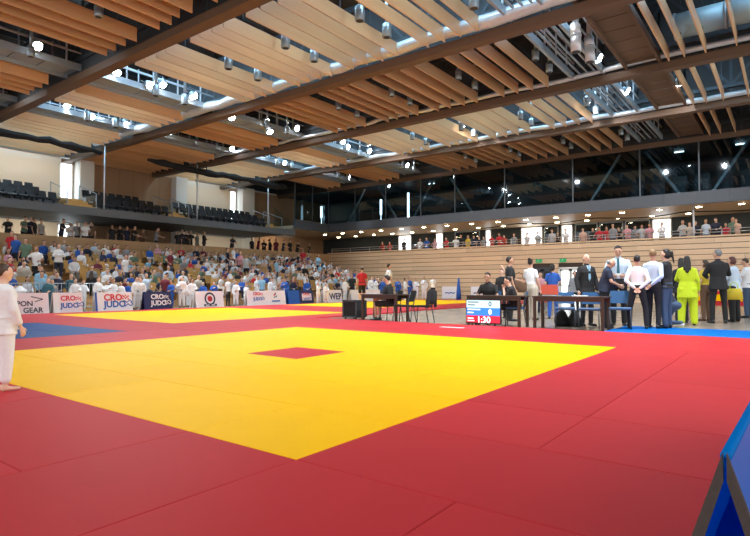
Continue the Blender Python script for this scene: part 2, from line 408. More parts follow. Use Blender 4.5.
# round pendant lamps hanging between slat groups
def pendant(x, y, z, sz):
    r = empty('pendant_lamp', (x, y, z)); tag(r, 'silver cylinder lamp hanging between the wooden ceiling slats', 'lamp', 'cylinder lamps between the slats')
    MB().tube([(0,0,0), (0,0,.03), (0,0,.42), (0,0,.46)], [.13*sz, .15*sz, .15*sz, .1*sz], 16).obj('lamp_body', LAMPB, r, True)
    bd = r.children[0]
    MB().tube([(0,0,.002), (0,0,-.004)], [.11*sz]*2, 16).obj('lens', DARK, bd)
    MB().tube([(0,0,.46), (0,0,1.4)], .06*sz, 10).obj('stem', LAMPB, r, True)
    MB().tube([(0,0,.28), (0,0,.31)], .155*sz, 16).obj('collar', GREYM, bd, True)
    return r
proto = None
for bi in range(1, 6):
    for y in (10.3, 13.5, 16.5, 7.2, 21.3, 27.2):
        for dx in (2.7, 4.1):
            x, z, sz = XB[bi]+dx, 8.95 if bi in (2, 4) else 9.02, 1.0 if bi in (2,) else .85
            if proto is None: proto = pendant(x, y, z, 1.0)
            else:
                c = copy_tree(proto, (x, y, z)); c.scale = (sz, sz, sz)
                c['label'] = 'silver cylinder lamp hanging between the wooden slats '+{10.3:'over the near yellow mat', 13.5:'over the gap between the two mats', 16.5:'over the second yellow mat', 7.2:'beside the railed catwalk', 21.3:'beside the catwalk with many flood lamps', 27.2:'beside the catwalk over the tribune'}[y]
# silver air nozzles and the big ventilation ducts over the right half
def nozzle(x, y, z, s):
    r = empty('air_nozzle', (x, y, z)); tag(r, 'silver bent ventilation nozzle hanging beside the railed catwalk', 'vent pipe', 'silver air nozzles')
    MB().tube([(0,0,0), (0,0,.7*s)], .2*s, 16).obj('outlet', FOIL, r, True)
    MB().tube([(0,0,.7*s), (0,.02,.9*s), (.12*s,.06,1.08*s), (.4*s,.1,1.15*s)], .2*s, 16).obj('elbow', FOIL, r, True)
    MB().tube([(0,0,.62*s), (0,0,.68*s)], .22*s, 16).obj('clamp_band', GREYM, r, True)
    MB().tube([(0,0,-.01), (0,0,.0)], .17*s, 16).obj('grille', DARK, r)
    MB().tube([(.4*s,.1,1.15*s), (.44*s,.1,12.58-z)], .12*s, 12).obj('riser_duct', FOIL, r, True)
for px, py, yy in [(576, 52, 5.3), (590, 62, 5.4), (643, 70, 4.6), (690, 60, 3.9)]:
    p = atY(px, py, yy)
    nozzle(p.x, p.y, p.z, .8)
dk = empty('ventilation_duct', (21.55, -2.9, 9.98)); tag(dk, 'large round pale blue-grey ventilation duct high under the roof', 'duct')
for k in range(8): MB().tube([(0,-6+k*1.5,0), (0,-4.56+k*1.5,0)], .43, 20).obj('duct_section', DUCTP, dk, True)
for k in range(9): MB().tube([(0,-6.03+k*1.5,0), (0,-5.97+k*1.5,0)], .46, 20).obj('flange', GREYM, dk, True)
for x in (19.2, 31.8):
    o = tag(MB().tube([(x,-6,10.7), (x,12,10.7)], .34, 16).obj('round_duct', FOIL, smooth=True), 'silver round duct crossing above the catwalks at roof bay', 'duct', 'round ducts under the roof')
# black rolled netting slung under the slats along the far gallery
for nx0, nx1, nl in ((4.0, 15.6, 'rolled black curtain slung under the ceiling before the bright wall bay'), (18.4, 30.4, 'rolled black curtain slung under the ceiling towards the glazed corner')):
    pts = []; rr = []; x = nx0
    while x < nx1:
        pts.append((x, 31.1+random.uniform(-.06,.06), 8.58+random.uniform(-.05,.05)-.10*abs(math.sin(x*.5)))); rr.append(random.uniform(.16,.27)*(.5 if x < nx0+.3 or x > nx1-.6 else 1)); x += .55
    nb = MB().tube(pts, rr, 8)
    for xb in XB:
        if nx0 < xb < nx1: nb.bar((xb, 31.1, 8.5), (xb, 31.1, 8.885), .05)      # straps up to the beams
    tag(nb.obj('rolled_net', BLACKF), nl, 'curtain')

# ------------------------------------------------------------------ right side: cladding wall, gallery, glazed floor
wall_r = struct(MB().box(WX, WX+.25, -7, 33, ZF, 3.55).obj('wall_right', plain('cladding_backing', (.05,.035,.025), .8)))
rows = 12; bh = 3.62/rows
bm_cache = {}
for r_ in range(rows):
    y = -7 - random.uniform(0, 3)
    while y < PY:
        L = random.choice((3.0, 3.6, 4.2)); y1 = min(y+L, PY); z0 = ZF+r_*bh; ya = max(y, -7)
        if y1-ya > .3:
            spans = [(ya, y1)]
            if z0 < 2.12:     # the two doorways
                for da, db in ((10.3, 11.8), (12.2, 13.5)):
                    ns = []
                    for a, b in spans:
                        if b <= da or a >= db: ns.append((a, b)); continue
                        if a < da-.1: ns.append((a, da))
                        if b > db+.1: ns.append((db, b))
                    spans = ns
            for a, b in spans:
                o = MB().add([(-.02,a+.006,0),(-.02,b-.006,0),(-.02,b-.006,bh-.03),(-.02,a+.006,bh-.03),
                          (-.075,a+.006,0),(-.075,b-.006,0),(-.045,b-.006,bh-.03),(-.045,a+.006,bh-.03)],
                         [(0,1,2,3),(7,6,5,4),(4,5,1,0),(6,7,3,2),(5,6,2,1),(7,4,0,3)]).obj('board', BOARD, wall_r, loc=(WX, 0, z0))
        y = y1 if y1 < PY else 99
MB().box(WX-.12, WX+.3, -7, PY, 3.6, 3.68).obj('coping', BOARD, wall_r)
# doors in the cladding
def door(n, y0, y1, bright):
    d = struct(empty('door_%d' % n, (WX, (y0+y1)/2, ZF))); hw = (y1-y0)/2
    MB().box(-.1, .0, -hw, -hw+.08, 0, 2.12).box(-.1, .0, hw-.08, hw, 0, 2.12).box(-.1, 0, -hw, hw, 2.04, 2.14).obj('door_frame', PILAST if bright else DSTEEL, d)
    for s in (-1, 1):
        a, b = (-hw+.1, -.02) if s < 0 else (.02, hw-.1)
        l = MB().box(-.06, -.02, a, a+.09, .02, 2.02).box(-.06, -.02, b-.09, b, .02, 2.02).box(-.06, -.02, a, b, .02, .22).box(-.06, -.02, a, b, 1.9, 2.02).box(-.06, -.02, a, b, .95, 1.03).obj('door_leaf', DSTEEL if not bright else PILAST, d)
        MB().box(-.045, -.035, a+.09, b-.09, .22, 1.9).obj('pane', WINP if bright else DARK, l)
        MB().bar((-.1, -.0+s*.05, .9), (-.1, s*.05, 1.2), .03).obj('handle', STEEL, l)
door(1, 10.3, 11.8, True); door(2, 12.2, 13.5, False)
green = plain('exit_sign_green', (.02,.35,.12), .5, emit=(.03,.45,.15), es=.2)
for y, lab in ((11.5, 'bright doorway'), (13.05, 'dark doorway')):
    s = empty('exit_sign', (WX-.09, y, 2.42)); tag(s, 'small green exit sign on the wooden wall above the '+lab, 'sign')
    MB().box(-.05, 0, -.2, .2, 0, .22).obj('sign_box', green, s)
    MB().bar((-.056, -.1, .05), (-.056, .02, .13), .03, .004).bar((-.056, .02, .13), (-.056, .12, .05), .03, .004).ell((-.055, .02, .18), (.006, .025, .025), 8, 6).obj('running_figure', PILAST, s)
# gallery
gal = struct(MB().box(WX+.25, GX, -7, 38, 2.75, 2.92).obj('floor_gallery', FLOORM))
struct(MB().box(GX, GX+.3, -7, 38, ZF, 9.1).obj('wall_gallery_back', DARKWALL))
soff = struct(MB().box(WX+.1, GX, -7, 38, 5.46, 5.7).obj('ceiling_gallery', SOFF))
fas = struct(empty('trim_1', (WX, 0, 5.45)))
for k in range(12):
    a = -7+k*3.2; b = min(a+3.19, PY)
    if b > a: MB().box(-.12, .1, a, b, 0, .68).obj('fascia_panel', FASCIA, fas)
fas2 = struct(empty('trim_2', (0, PY, 5.45)))
for k in range(2): MB().box(30.9+k*2.05, 30.9+k*2.05+2.04, -.1, .1, 0, .68).obj('fascia_panel', FASCIA, fas2)
MB().box(-4.1+WX, WX, 0, 6.3, 0, .25).obj('soffit_board', SOFF, fas2)
# rail along the gallery front
gr = empty('gallery_railing', (WX+.1, 0, 3.68)); tag(gr, 'thin steel railing along the top of the board-clad gallery wall', 'railing')
for zz in (.18, .34): MB().tube([(0,-7,zz), (0,31,zz)], .02, 8).obj('rail', STEEL, gr)
pm = MB().tube([(0,0,0), (0,0,.34)], .02, 8).mesh('post', STEEL)
for k in range(20): place('post', pm, gr, (0, -7+k*2.0, 0))
# downlights under the gallery soffit and the black cable sagging below it
dl = MB().tube([(0,0,0), (0,0,-.03)], [.2, .17], 16).mesh('downlight_ring', PILAST); dg_ = MB().tube([(0,0,-.028), (0,0,-.04)], [.15,.14], 16).mesh('downlight_lens', DOWNG)
for k in range(19):
    for xx in (36.3, 39.2):
        r = empty('downlight', (xx, -4+k*2.05+(.9 if xx > 38 else 0), 5.46)); tag(r, 'lit round downlight in the wooden gallery soffit', 'lamp', 'downlights in the gallery soffit')
        place('trim_ring', dl, r); place('lens', dg_, r)
pts = []; y = -6.0
while y < 19:
    pts.append((37.3+.35*math.sin(y*1.1), y, 5.30-.10*abs(math.sin(y*.62)))); y += .25
tag(MB().tube(pts, .035, 6).obj('cable', BLACKF, smooth=True), 'black cable hanging in waves under the wooden gallery soffit', 'cable')
# windows at the back of the gallery: bright panes, dark panes, white posts
n = 0
def gwin(y0, y1, lit):
    global n; n += 1
    w = struct(empty('window_%d' % n, (GX-.02, (y0+y1)/2, 2.92))); h = (y1-y0)/2
    MB().box(-.08, 0, -h, -h+.08, 0, 2.5).box(-.08, 0, h-.08, h, 0, 2.5).box(-.08, 0, -h, h, 2.42, 2.54).box(-.08, 0, -h, h, 0, .1).box(-.08, 0, -h, h, 1.05, 1.11).obj('window_frame', PILAST if lit else GREYM, w)
    MB().box(-.05, -.03, -h+.08, h-.08, .1, 1.05).obj('pane', WINP if lit else GLASSD, w); MB().box(-.05, -.03, -h+.08, h-.08, 1.11, 2.42).obj('pane', WINP if lit else GLASSD, w)
for a, b, l in ((6.3,7.5,True),(7.6,9.2,False),(9.3,10.9,False),(11.0,12.6,False),(12.75,13.6,True),(13.8,14.9,False),(15.0,16.7,True),(20.2,22.5,False),(26.8,28.2,True),(23.6,24.3,True),(19.2,19.7,True)): gwin(a, b, l)
tag(MB().tube([(35.6, atX(694,240,35.6).y, 2.92), (35.6, atX(694,240,35.6).y, 5.46)], .05, 10).obj('gallery_post', RAILM, smooth=True), 'slim white steel post behind the gallery railing', 'post')
# glazed upper floor
struct(MB().box(WX+.1, GX, -7, 38, 6.0, 6.13).obj('floor_upper', SLABM)); struct(MB().box(WX, GX, -7, 38, 9.06, 9.3).obj('ceiling_upper', DARKWALL))
gz = struct(empty('wall_glazed', (WX, 0, 6.13)))
ys = [-7, -3.2, .3, 4.0, 7.0, 10.87, 15.39, 19.2, 22.07, 25.3, 28.4, PY]
for a, b in zip(ys[:-1], ys[1:]):
    MB().box(-.01, .01, a+.04, b-.04, .05, 2.9).obj('pane', GLASSD, gz); MB().box(-.05, .05, b-.04, b+.04, 0, 2.93).obj('mullion', DSTEEL, gz)
MB().box(-.06, .06, -7, PY, 2.88, 3.0).obj('head_rail', BEAMW, gz)
for a, b in ((31.0, 33.0), (33.0, 35.0)):
    MB().box(a+.04, b-.04, PY-.01, PY+.01, .05, 2.9).obj('pane', GLASSD, gz, loc=(-WX, 0, 0)); MB().box(a-.04, a+.04, PY-.05, PY+.05, 0, 2.93).obj('mullion', DSTEEL, gz, loc=(-WX, 0, 0))
tag(MB().box(35.15, 35.3, 10.95, 15.3, 6.2, 8.80).box(35.1, 35.16, 10.9, 15.35, 6.15, 6.22).box(35.1, 35.16, 10.9, 15.35, 8.74, 8.8).obj('blackout_screen', plain('dark_grey_screen', (.03,.03,.035), .7)),
    'large dark grey blackout panel behind the upper glazing', 'screen')
# diagonal steel braces and rows of folded seats behind the glass
brace = MB().bar((0,0,0), (0,1.9,2.9), .14).mesh('brace', GREYM); brace2 = MB().bar((0,1.9,0), (0,0,2.9), .14).mesh('brace', GREYM)
for k in range(11):
    o = place('roof_brace', brace if k % 2 else brace2, None, (36.4, -5+k*3.35, 6.13)); tag(o, 'diagonal grey steel brace behind the upper glazing', 'brace', 'diagonal braces behind the glazing')
for k in range(9):
    y = -2+k*1.15
    o = MB().box(37.0, 37.5, y, y+.75, 6.13, 6.9).box(37.4, 37.5, y, y+.75, 6.9, 7.5).box(37.0, 37.06, y, y+.1, 6.9, 7.15).obj('lounge_chair', DSTEEL)
    tag(o, 'grey upholstered lounge chair behind the upper glazing', 'chair', 'lounge chairs behind the glazing')
for yy, z0, z1, xx in ((25.2, 6.4, 8.6, 38.0), (28.0, 7.0, 8.3, 38.0), (33.5, 7.0, 8.0, 36.5)):
    o = MB().tube([(xx, yy, z0), (xx, yy, z1)], .09, 8).bar((xx,yy,z0),(xx,yy,6.13),.03).obj('reflection_bar', COLD); tag(o, 'upright glowing bar imitating a window reflection behind the dark glazing', 'lamp', 'upright reflection bars')  # glowing bars imitate window reflections in the glass
for y, z in ((22.6, 8.98), (5.3, 8.98), (2.2, 8.98)):
    o = MB().tube([(37.4, y-.25, z), (37.4, y+.25, z)], .04, 8).bar((37.4,y,z),(37.4,y,9.055),.02).obj('tube_lamp', COLD); tag(o, 'short horizontal white lamp tube lit behind the upper glazing', 'lamp', 'horizontal lamp tubes behind the glazing')

# ------------------------------------------------------------------ far side: gallery, balcony slab, back wall
back = struct(MB().box(-6, GX, BY, BY+.3, ZF, 9.3).obj('wall_far', WHITEWALL))
struct(MB().box(-6, GX, PY, BY, 2.75, 2.92).obj('floor_far_gallery', SLABM))
slab = struct(MB().box(-6, 30.9, PY, BY, 4.98, 5.22).box(-6, 30.9, PY-.16, PY, 4.86, 5.30).obj('floor_balcony', SLABM))
par = struct(empty('wall_parapet', (0, PY, 0)))
for k in range(15):
    a = -6+k*2.75; b = min(a+2.74, 35)
    MB().box(a, b, -.1, .08, 2.4, 3.05).obj('parapet_panel', PARA, par); MB().box(a, b, -.12, .1, 3.07, 3.58).obj('parapet_panel', PARA, par)
for a, b in ((17.9, 24.0), (31.6, GX)):                     # brown clad volumes between the white bays
    k = a
    while k < b-.1:
        e = min(k+1.02, b); MB().box(k, e-.012, BY-.25, BY, 2.92, 9.1).obj('wall_panel', BROWNWALL, back); k = e
for a, b in ((17.0, 17.9), (24.0, 24.95), (30.3, 31.55), (9.6, 10.5)):
    MB().cbox(a, b, BY-.9, BY, 2.92, 9.2, .02).obj('pilaster', PILAST, back)
def winbay(i, x0, x1, z0, z1):
    w = struct(empty('window_%d' % i, ((x0+x1)/2, BY, z0))); h = (x1-x0)/2
    MB().box(-h, -h+.06, -.08, 0, 0, z1-z0).box(h-.06, h, -.08, 0, 0, z1-z0).box(-h, h, -.08, 0, z1-z0-.06, z1-z0).box(-h, h, -.08, 0, 0, .06).obj('window_frame', PILAST, w)
    MB().box(-h+.06, h-.06, -.05, -.03, .06, z1-z0-.06).obj('pane', WINP, w)
winbay(30, 16.1, 16.9, 5.6, 8.9); winbay(31, 16.0, 16.9, 3.0, 4.9); winbay(32, 29.6, 30.2, 5.7, 8.9)
# warm wall-washer lamps, added to lighten the white bays
def brightener(x0, x1, z, y, power, size_y=.3):
    r = empty('wall_brightener', ((x0+x1)/2, y, z)); tag(r, 'added linear wall washer lamp above a white wall bay', 'lamp', 'wall washer lamps')
    MB().box(-(x1-x0)/2, (x1-x0)/2, -.08, .08, .02, .1).obj('housing', GREYM, r)
    l = bpy.data.lights.new('wall_brightener_light', 'AREA'); l.shape = 'RECTANGLE'; l.size = x1-x0; l.size_y = size_y; l.energy = power; l.color = (1, .86, .66)
    lo = bpy.data.objects.new('wall_brightener_light', l); COL.objects.link(lo); lo.parent = r; lo.location = (0, 0, -.02); lo.rotation_euler = (R(35), 0, 0)
brightener(8, 16, 8.85, BY-1.6, 46); brightener(25.2, 30, 8.85, BY-1.6, 18); brightener(8, 16, 4.8, BY-1.6, 60); brightener(25.2, 30, 4.8, BY-1.6, 22); brightener(32.5, 35, 5.2, 35.6, 40)
# slim hanging poles from roof to balcony front
for px, z0 in ((107, 5.3), (200, 5.3), (271, 5.3)):
    x = atY(px, 190, PY-.05).x
    tag(MB().tube([(x, PY+.25, 5.22), (x, PY+.25, 9.0)], .045, 8).obj('hanging_pole', RAILM, smooth=True), 'slim grey steel pole between balcony slab and ceiling', 'pole', 'balcony poles')

# stair flights between the balcony seat blocks
def balc_stair(x0, x1, label):
    s = empty('balcony_stair', ((x0+x1)/2, PY+.5, 5.22)); tag(s, label, 'stairs', 'balcony stairs')
    hw = (x1-x0)/2
    for k in range(4): MB().box(-hw, hw, k*.55, 3.4, k*.2, k*.2+.2).obj('step', STEPY, s)
    for sx in (-1, 1):
        MB().bar((sx*hw, .1, .0), (sx*hw, .1, 1.0), .04).bar((sx*hw, 2.2, .6), (sx*hw, 2.2, 1.7), .04).bar((sx*hw, .1, 1.0), (sx*hw, 2.2, 1.7), .04).obj('handrail', GREYM, s)
        MB().box(sx*hw-.01, sx*hw+.01, .15, 2.1, .3, .95).obj('glass_panel', GLASSC, s)
balc_stair(14.1, 15.7, 'honey wood stairs with handrails between balcony seat blocks near the bright wall window')
balc_stair(20.6, 21.8, 'honey wood stairs with handrails between balcony seat blocks by the second pilaster')
balc_stair(28.9, 30.2, 'honey wood stairs with sloping glass balustrade at the end of the balcony')
MB_ = MB().add([(28.8,PY-.05,5.3),(30.9,PY-.05,5.3),(30.9,PY-.02,5.3),(28.8,PY-.02,5.3),(28.8,PY-.05,6.9),(30.9,PY-.05,5.75),(30.9,PY-.02,5.75),(28.8,PY-.02,6.9)],[(3,2,1,0),(4,5,6,7),(0,1,5,4),(1,2,6,5),(2,3,7,6),(3,0,4,7)])
tag(MB_.obj('sloping_glass_panel', GLASSC), 'sloping glass balustrade panel at the balcony end beside the glazed corner', 'balustrade')
# balcony seats
seatm = MB().cbox(-.22, .22, -.05, .38, .40, .48, .02).mesh('seat', SEATD)
backm = MB().add([(-.22,.36,.48),(.22,.36,.48),(.22,.42,.48),(-.22,.42,.48),(-.20,.46,.86),(.20,.46,.86),(.20,.50,.86),(-.20,.50,.86)],[(3,2,1,0),(4,5,6,7),(0,1,5,4),(1,2,6,5),(2,3,7,6),(3,0,4,7)]).mesh('backrest', SEATD)
basem = MB().box(-.03, .03, .1, .3, 0, .40).mesh('pedestal', DSTEEL)
def bseat(x, row):
    r = empty('balcony_chair', (x, PY+.6+row*.85, 5.22+row*.32)); tag(r, 'dark grey plastic seat in the %s balcony row %s' % (('front', 'middle', 'rear')[row], 'before the bright white wall' if x < 14.5 else 'before the brown wall panels' if x < 21 else 'next to the glazed corner'), 'chair', 'balcony seats, %s row' % ('front', 'middle', 'rear')[row])
    place('seat', seatm, r); place('backrest', backm, r); place('pedestal', basem, r)
for blk, (x0, x1) in enumerate(((8.0, 13.9), (15.9, 20.4), (22.0, 28.7))):
    for row in range(3):
        x = x0+.2
        xe = x1 - (.0 if blk else row*.45) - (row*.5 if blk == 1 else 0)
        while x < xe: bseat(x, row); x += .53
for row in (1, 2):
  for bx0, bx1, bn in ((7, 14.08, 'by the bright wall bay'), (15.72, 20.58, 'before the brown wall panels'), (21.82, 28.86, 'nearest the glazed corner')): tag(MB().box(bx0, bx1, PY+.25+row*.85, (PY+.25+2*.85-.005 if row == 1 else BY-.95), 5.225, 5.22+row*.32).obj('balcony_step', SLABM), 'grey concrete tier under the %s row of balcony seats %s' % ('middle' if row == 1 else 'rear', bn), 'tier')
# ------------------------------------------------------------------ mats
def mat_thing(label): 
    e = empty('competition_mat', (0,0,0)); return tag(e, label, 'mat')
tile_cache = {}
def tile(parent, x0, x1, y0, y1, m):
    w, d = round(x1-x0, 3), round(y1-y0, 3); key = (w, d, m.name)
    if key not in tile_cache: tile_cache[key] = MB().cbox(-w/2+.002, w/2-.002, -d/2+.002, d/2-.002, -.04, 0, .004).mesh('mat_tile', m)
    o = place('mat_tile', tile_cache[key], parent, ((x0+x1)/2, (y0+y1)/2, random.uniform(-.0012, .0)))
    return o
GX0, GY0 = .22, .22                 # metre grid of the tiles
main = mat_thing('near judo contest mat: yellow square with red centre tile and red safety border')
def fill(parent, x0, x1, y0, y1, m, along, off=0):
    """lay 1 x 2 m tiles; along = axis of the long side"""
    i = 0
    if along == 'y':
        x = x0
        while x < x1-.01:
            y = y0 - (1 if (i+off) % 2 else 0)
            while y < y1-.01:
                a, b = max(y, y0), min(y+2, y1)
                tile(parent, x, min(x+1, x1), a, b, m); y += 2
            x += 1; i += 1
    else:
        y = y0
        while y < y1-.01:
            x = x0 - (1 if (i+off) % 2 else 0)
            while x < x1-.01:
                a, b = max(x, x0), min(x+2, x1)
                tile(parent, a, b, y, min(y+1, y1), m); x += 2
            y += 1; i += 1
g = .22
# yellow square X,Y 2.22..9.22 with the red centre tile
fill(main, 2.22, 5.22, 2.22, 9.22, MYEL, 'y', 1); fill(main, 6.22, 9.22, 2.22, 9.22, MYEL, 'y', 0)
fill(main, 5.22, 6.22, 2.22, 5.22, MYEL, 'y', 1); fill(main, 5.22, 6.22, 6.22, 9.22, MYEL, 'y', 0)
tile(main, 5.22, 6.22, 5.22, 6.22, MRED)
# red border
for k in range(-4, 3): tile(main, .22, 2.22, k+.22, k+1.22, MRED)                 # near strip, 2 m tiles across
for k in range(3, 11, 2):
    for x in (.22, 1.22): tile(main, x, x+1, k+.22, k+2.22, MRED)
tile(main, -1.78, .22, -1.78, .22, MRED); fill(main, -1.78, .22, .22, 11.22, MRED, 'y', 0)
fill(main, 2.22, 4.22, -3.78, 2.22, MRED, 'y', 0)
for x in (4.22, 6.22): 
    for k in range(-4, 2): tile(main, x, x+2, k+.22, k+1.22, MRED)
fill(main, 8.22, 12.22, -3.78, 2.22, MRED, 'y', 1)
fill(main, 9.22, 12.22, 2.22, 11.22, MRED, 'y', 0)
fill(main, 2.22, 9.22, 9.22, 11.22, MRED, 'x', 0)
# low red kerb tape marks on the far border
tag(MB().box(11.15, 11.3, 5.95, 6.55, .001, .004).obj('floor_tape', PILAST), 'short white tape strip on the red mat before the scoreboard', 'tape')
# blue warm-up mats
wm = empty('warm_up_mat', (0,0,0)); tag(wm, 'blue mat area beside the far red border and the white-suited child', 'mat')
fill(wm, -1.78, 6.22, 11.22, 15.72, MBLD, 'x', 0)
wm2 = empty('blue_side_mat', (0,0,0)); tag(wm2, 'bright blue mat strip on the parquet in front of the standing officials', 'mat')
fill(wm2, 12.24, 14.24, -3.8, 3.2, MBLU, 'y', 0)
# second and third contest areas (far: larger sheets, no tile edges can be told apart)
far = empty('far_contest_mat', (0,0,0)); tag(far, 'second contest mat with yellow square, between the blue mat and the advertising boards', 'mat')
def sheet(parent, x0, x1, y0, y1, m): MB().box(x0, x1, y0, y1, -.04, 0).obj('mat_sheet', m, parent)
sheet(far, 8.2, 15.25, 12.6, 19.4, MYEL)
sheet(far, 6.22, 8.2, 11.22, 20.6, MRED); sheet(far, -1.78, 6.22, 15.72, 20.6, MRED); sheet(far, 8.2, 12.22, 11.22, 12.6, MRED); sheet(far, 12.22, 17.2, 11.5, 12.6, MRED)
sheet(far, 8.2, 17.2, 19.4, 20.6, MRED); sheet(far, 15.25, 17.2, 12.6, 19.4, MRED)
far3 = empty('distant_contest_mat', (0,0,0)); tag(far3, 'third contest mat with long yellow strip near the wooden wall', 'mat')
sheet(far3, 19.0, 31.5, 14.3, 20.0, MYEL); sheet(far3, 17.2, 33.5, 11.8, 14.3, MRED); sheet(far3, 17.2, 19.0, 14.3, 20.6, MRED); sheet(far3, 31.5, 33.5, 14.3, 20.6, MRED); sheet(far3, 19.0, 31.5, 20.0, 20.6, MRED)
sm = empty('edge_mat', (33.6, 2.2, ZF)); tag(sm, 'red and yellow folded crash mat lying at the foot of the wooden wall', 'mat')
MB().cbox(-1, 1, -2.2, 2.2, 0, .22, .02).obj('lower_pad', MRED, sm); MB().cbox(-1, 1, -2.2, 2.2, .225, .55, .02).obj('middle_pad', MYEL, sm); MB().cbox(-1, 1, -2.2, 2.2, .555, .7, .02).obj('upper_pad', MRED, sm)

# ------------------------------------------------------------------ tribune
trib = empty('tribune', (0, 22.9, ZF)); tag(trib, 'stepped spectator tribune under the far gallery', 'grandstand')
NR, RD, RH = 10, .83, .215
stepc = wood('tribune_wood_step', (.40,.24,.11), (.50,.31,.15), .55, 0, .6, .06)
for k in range(NR): MB().box(4, 32.2, k*RD, NR*RD-.02, k*RH, (k+1)*RH+.1).obj('step', stepc, trib)
for x in (11.2, 17.3, 24.0):    # aisles
    for k in range(NR): MB().box(x-.5, x+.5, k*RD-.28, k*RD+.0, k*RH, (k+.5)*RH+.1).obj('aisle_step', STEPY, trib)
ts = MB().cbox(-.21, .21, -.05, .36, .38, .43, .015).add([(-.21,.34,.43),(.21,.34,.43),(.21,.37,.43),(-.21,.37,.43),(-.19,.44,.82),(.19,.44,.82),(.19,.47,.82),(-.19,.47,.82)],[(3,2,1,0),(4,5,6,7),(0,1,5,4),(1,2,6,5),(2,3,7,6),(3,0,4,7)]).box(-.02,.02,.12,.2,0,.38)
tseat = ts.mesh('tribune_chair', SEATY)
SEATS = []
for k in range(NR):
    x = 7.2 + .27*(k % 2)
    while x < 31.9:
        if all(abs(x-a) > .72 for a in (11.2, 17.3, 24.0)): SEATS.append((x, 22.9+k*RD+.3, ZF+(k+1)*RH+.1, k))
        x += .54
# ================================================================== PEOPLE
SKIN = [plain('skin_a', (.62,.36,.25), .55, var=.05), plain('skin_b', (.52,.29,.19), .55, var=.05), plain('skin_c', (.70,.44,.32), .55, var=.05)]
HAIRM = {'dark': plain('hair_dark', (.012,.009,.007), .5), 'brown': plain('hair_brown', (.055,.03,.015), .5), 'blond': plain('hair_blond', (.26,.16,.07), .5), 'grey': plain('hair_grey', (.20,.20,.20), .6), 'auburn': plain('hair_auburn', (.10,.03,.02), .5)}
CL = {}
def cloth(n, c, r=.8): CL[n] = plain('cloth_'+n, c, r, var=.08, scale=30, bump=.15); return CL[n]
for n_, c_ in dict(white=(.80,.81,.83), black=(.014,.014,.016), navy=(.015,.022,.05), blue=(.02,.10,.42), sky=(.25,.48,.66), red=(.50,.02,.03), maroon=(.16,.02,.035), grey=(.25,.26,.28), light_grey=(.46,.48,.50), pink=(.62,.30,.34),
                  green=(.12,.20,.14), yellow=(.66,.48,.03), lime=(.55,.70,.015), brown=(.15,.08,.045), beige=(.52,.46,.38), jeans=(.05,.085,.15), peach=(.66,.42,.32), pale_blue=(.55,.66,.78), teal=(.03,.12,.16)).items(): cloth(n_, c_)
EYE = plain('eye_dark', (.01,.01,.012), .3); LIP = plain('lip', (.42,.16,.13), .5)
SOLE = {'black': plain('shoe_black', (.01,.01,.011), .4), 'white': plain('shoe_white', (.75,.76,.78), .5), 'brown': plain('shoe_brown', (.09,.04,.02), .4), 'yellow': plain('shoe_yellow', (.7,.5,.03), .5)}

def hand_mb(mb, wrist, direc, side, palm, s=1.0, curl=.35, fine=True):
    """palm with four unequal bent fingers and a thumb leaving the side of the palm; wrist = root, direc = finger direction, palm = palm normal"""
    d = Vector(direc).normalized(); nrm = Vector(palm); nrm = (nrm - d*nrm.dot(d)).normalized(); lat = d.cross(nrm)*side
    w = Vector(wrist)
    mb.cap(w-d*.02*s, w+d*.075*s, .026*s, .036*s, 10, .5, nrm)
    for i, (off, L) in enumerate(((.030,.070),(.010,.080),(-.011,.074),(-.030,.056))):
        b = w+d*.085*s+lat*off*s; L *= s
        c1, c2 = curl*1.0, curl*2.2
        p1 = b+(d*math.cos(c1)+nrm*math.sin(c1))*L*.55
        p2 = p1+(d*math.cos(c2)+nrm*math.sin(c2))*L*.5
        mb.cap(b, p1, .0095*s, .0088*s, 7); mb.cap(p1, p2, .0088*s, .0075*s, 7)
    t0 = w+d*.03*s+lat*.028*s; t1 = t0+(d*.7+lat*.6+nrm*.25).normalized()*.04*s; t2 = t1+(d*.9+lat*.2+nrm*.35).normalized()*.032*s
    mb.cap(t0, t1, .0125*s, .0105*s, 7); mb.cap(t1, t2, .0105*s, .008*s, 7)

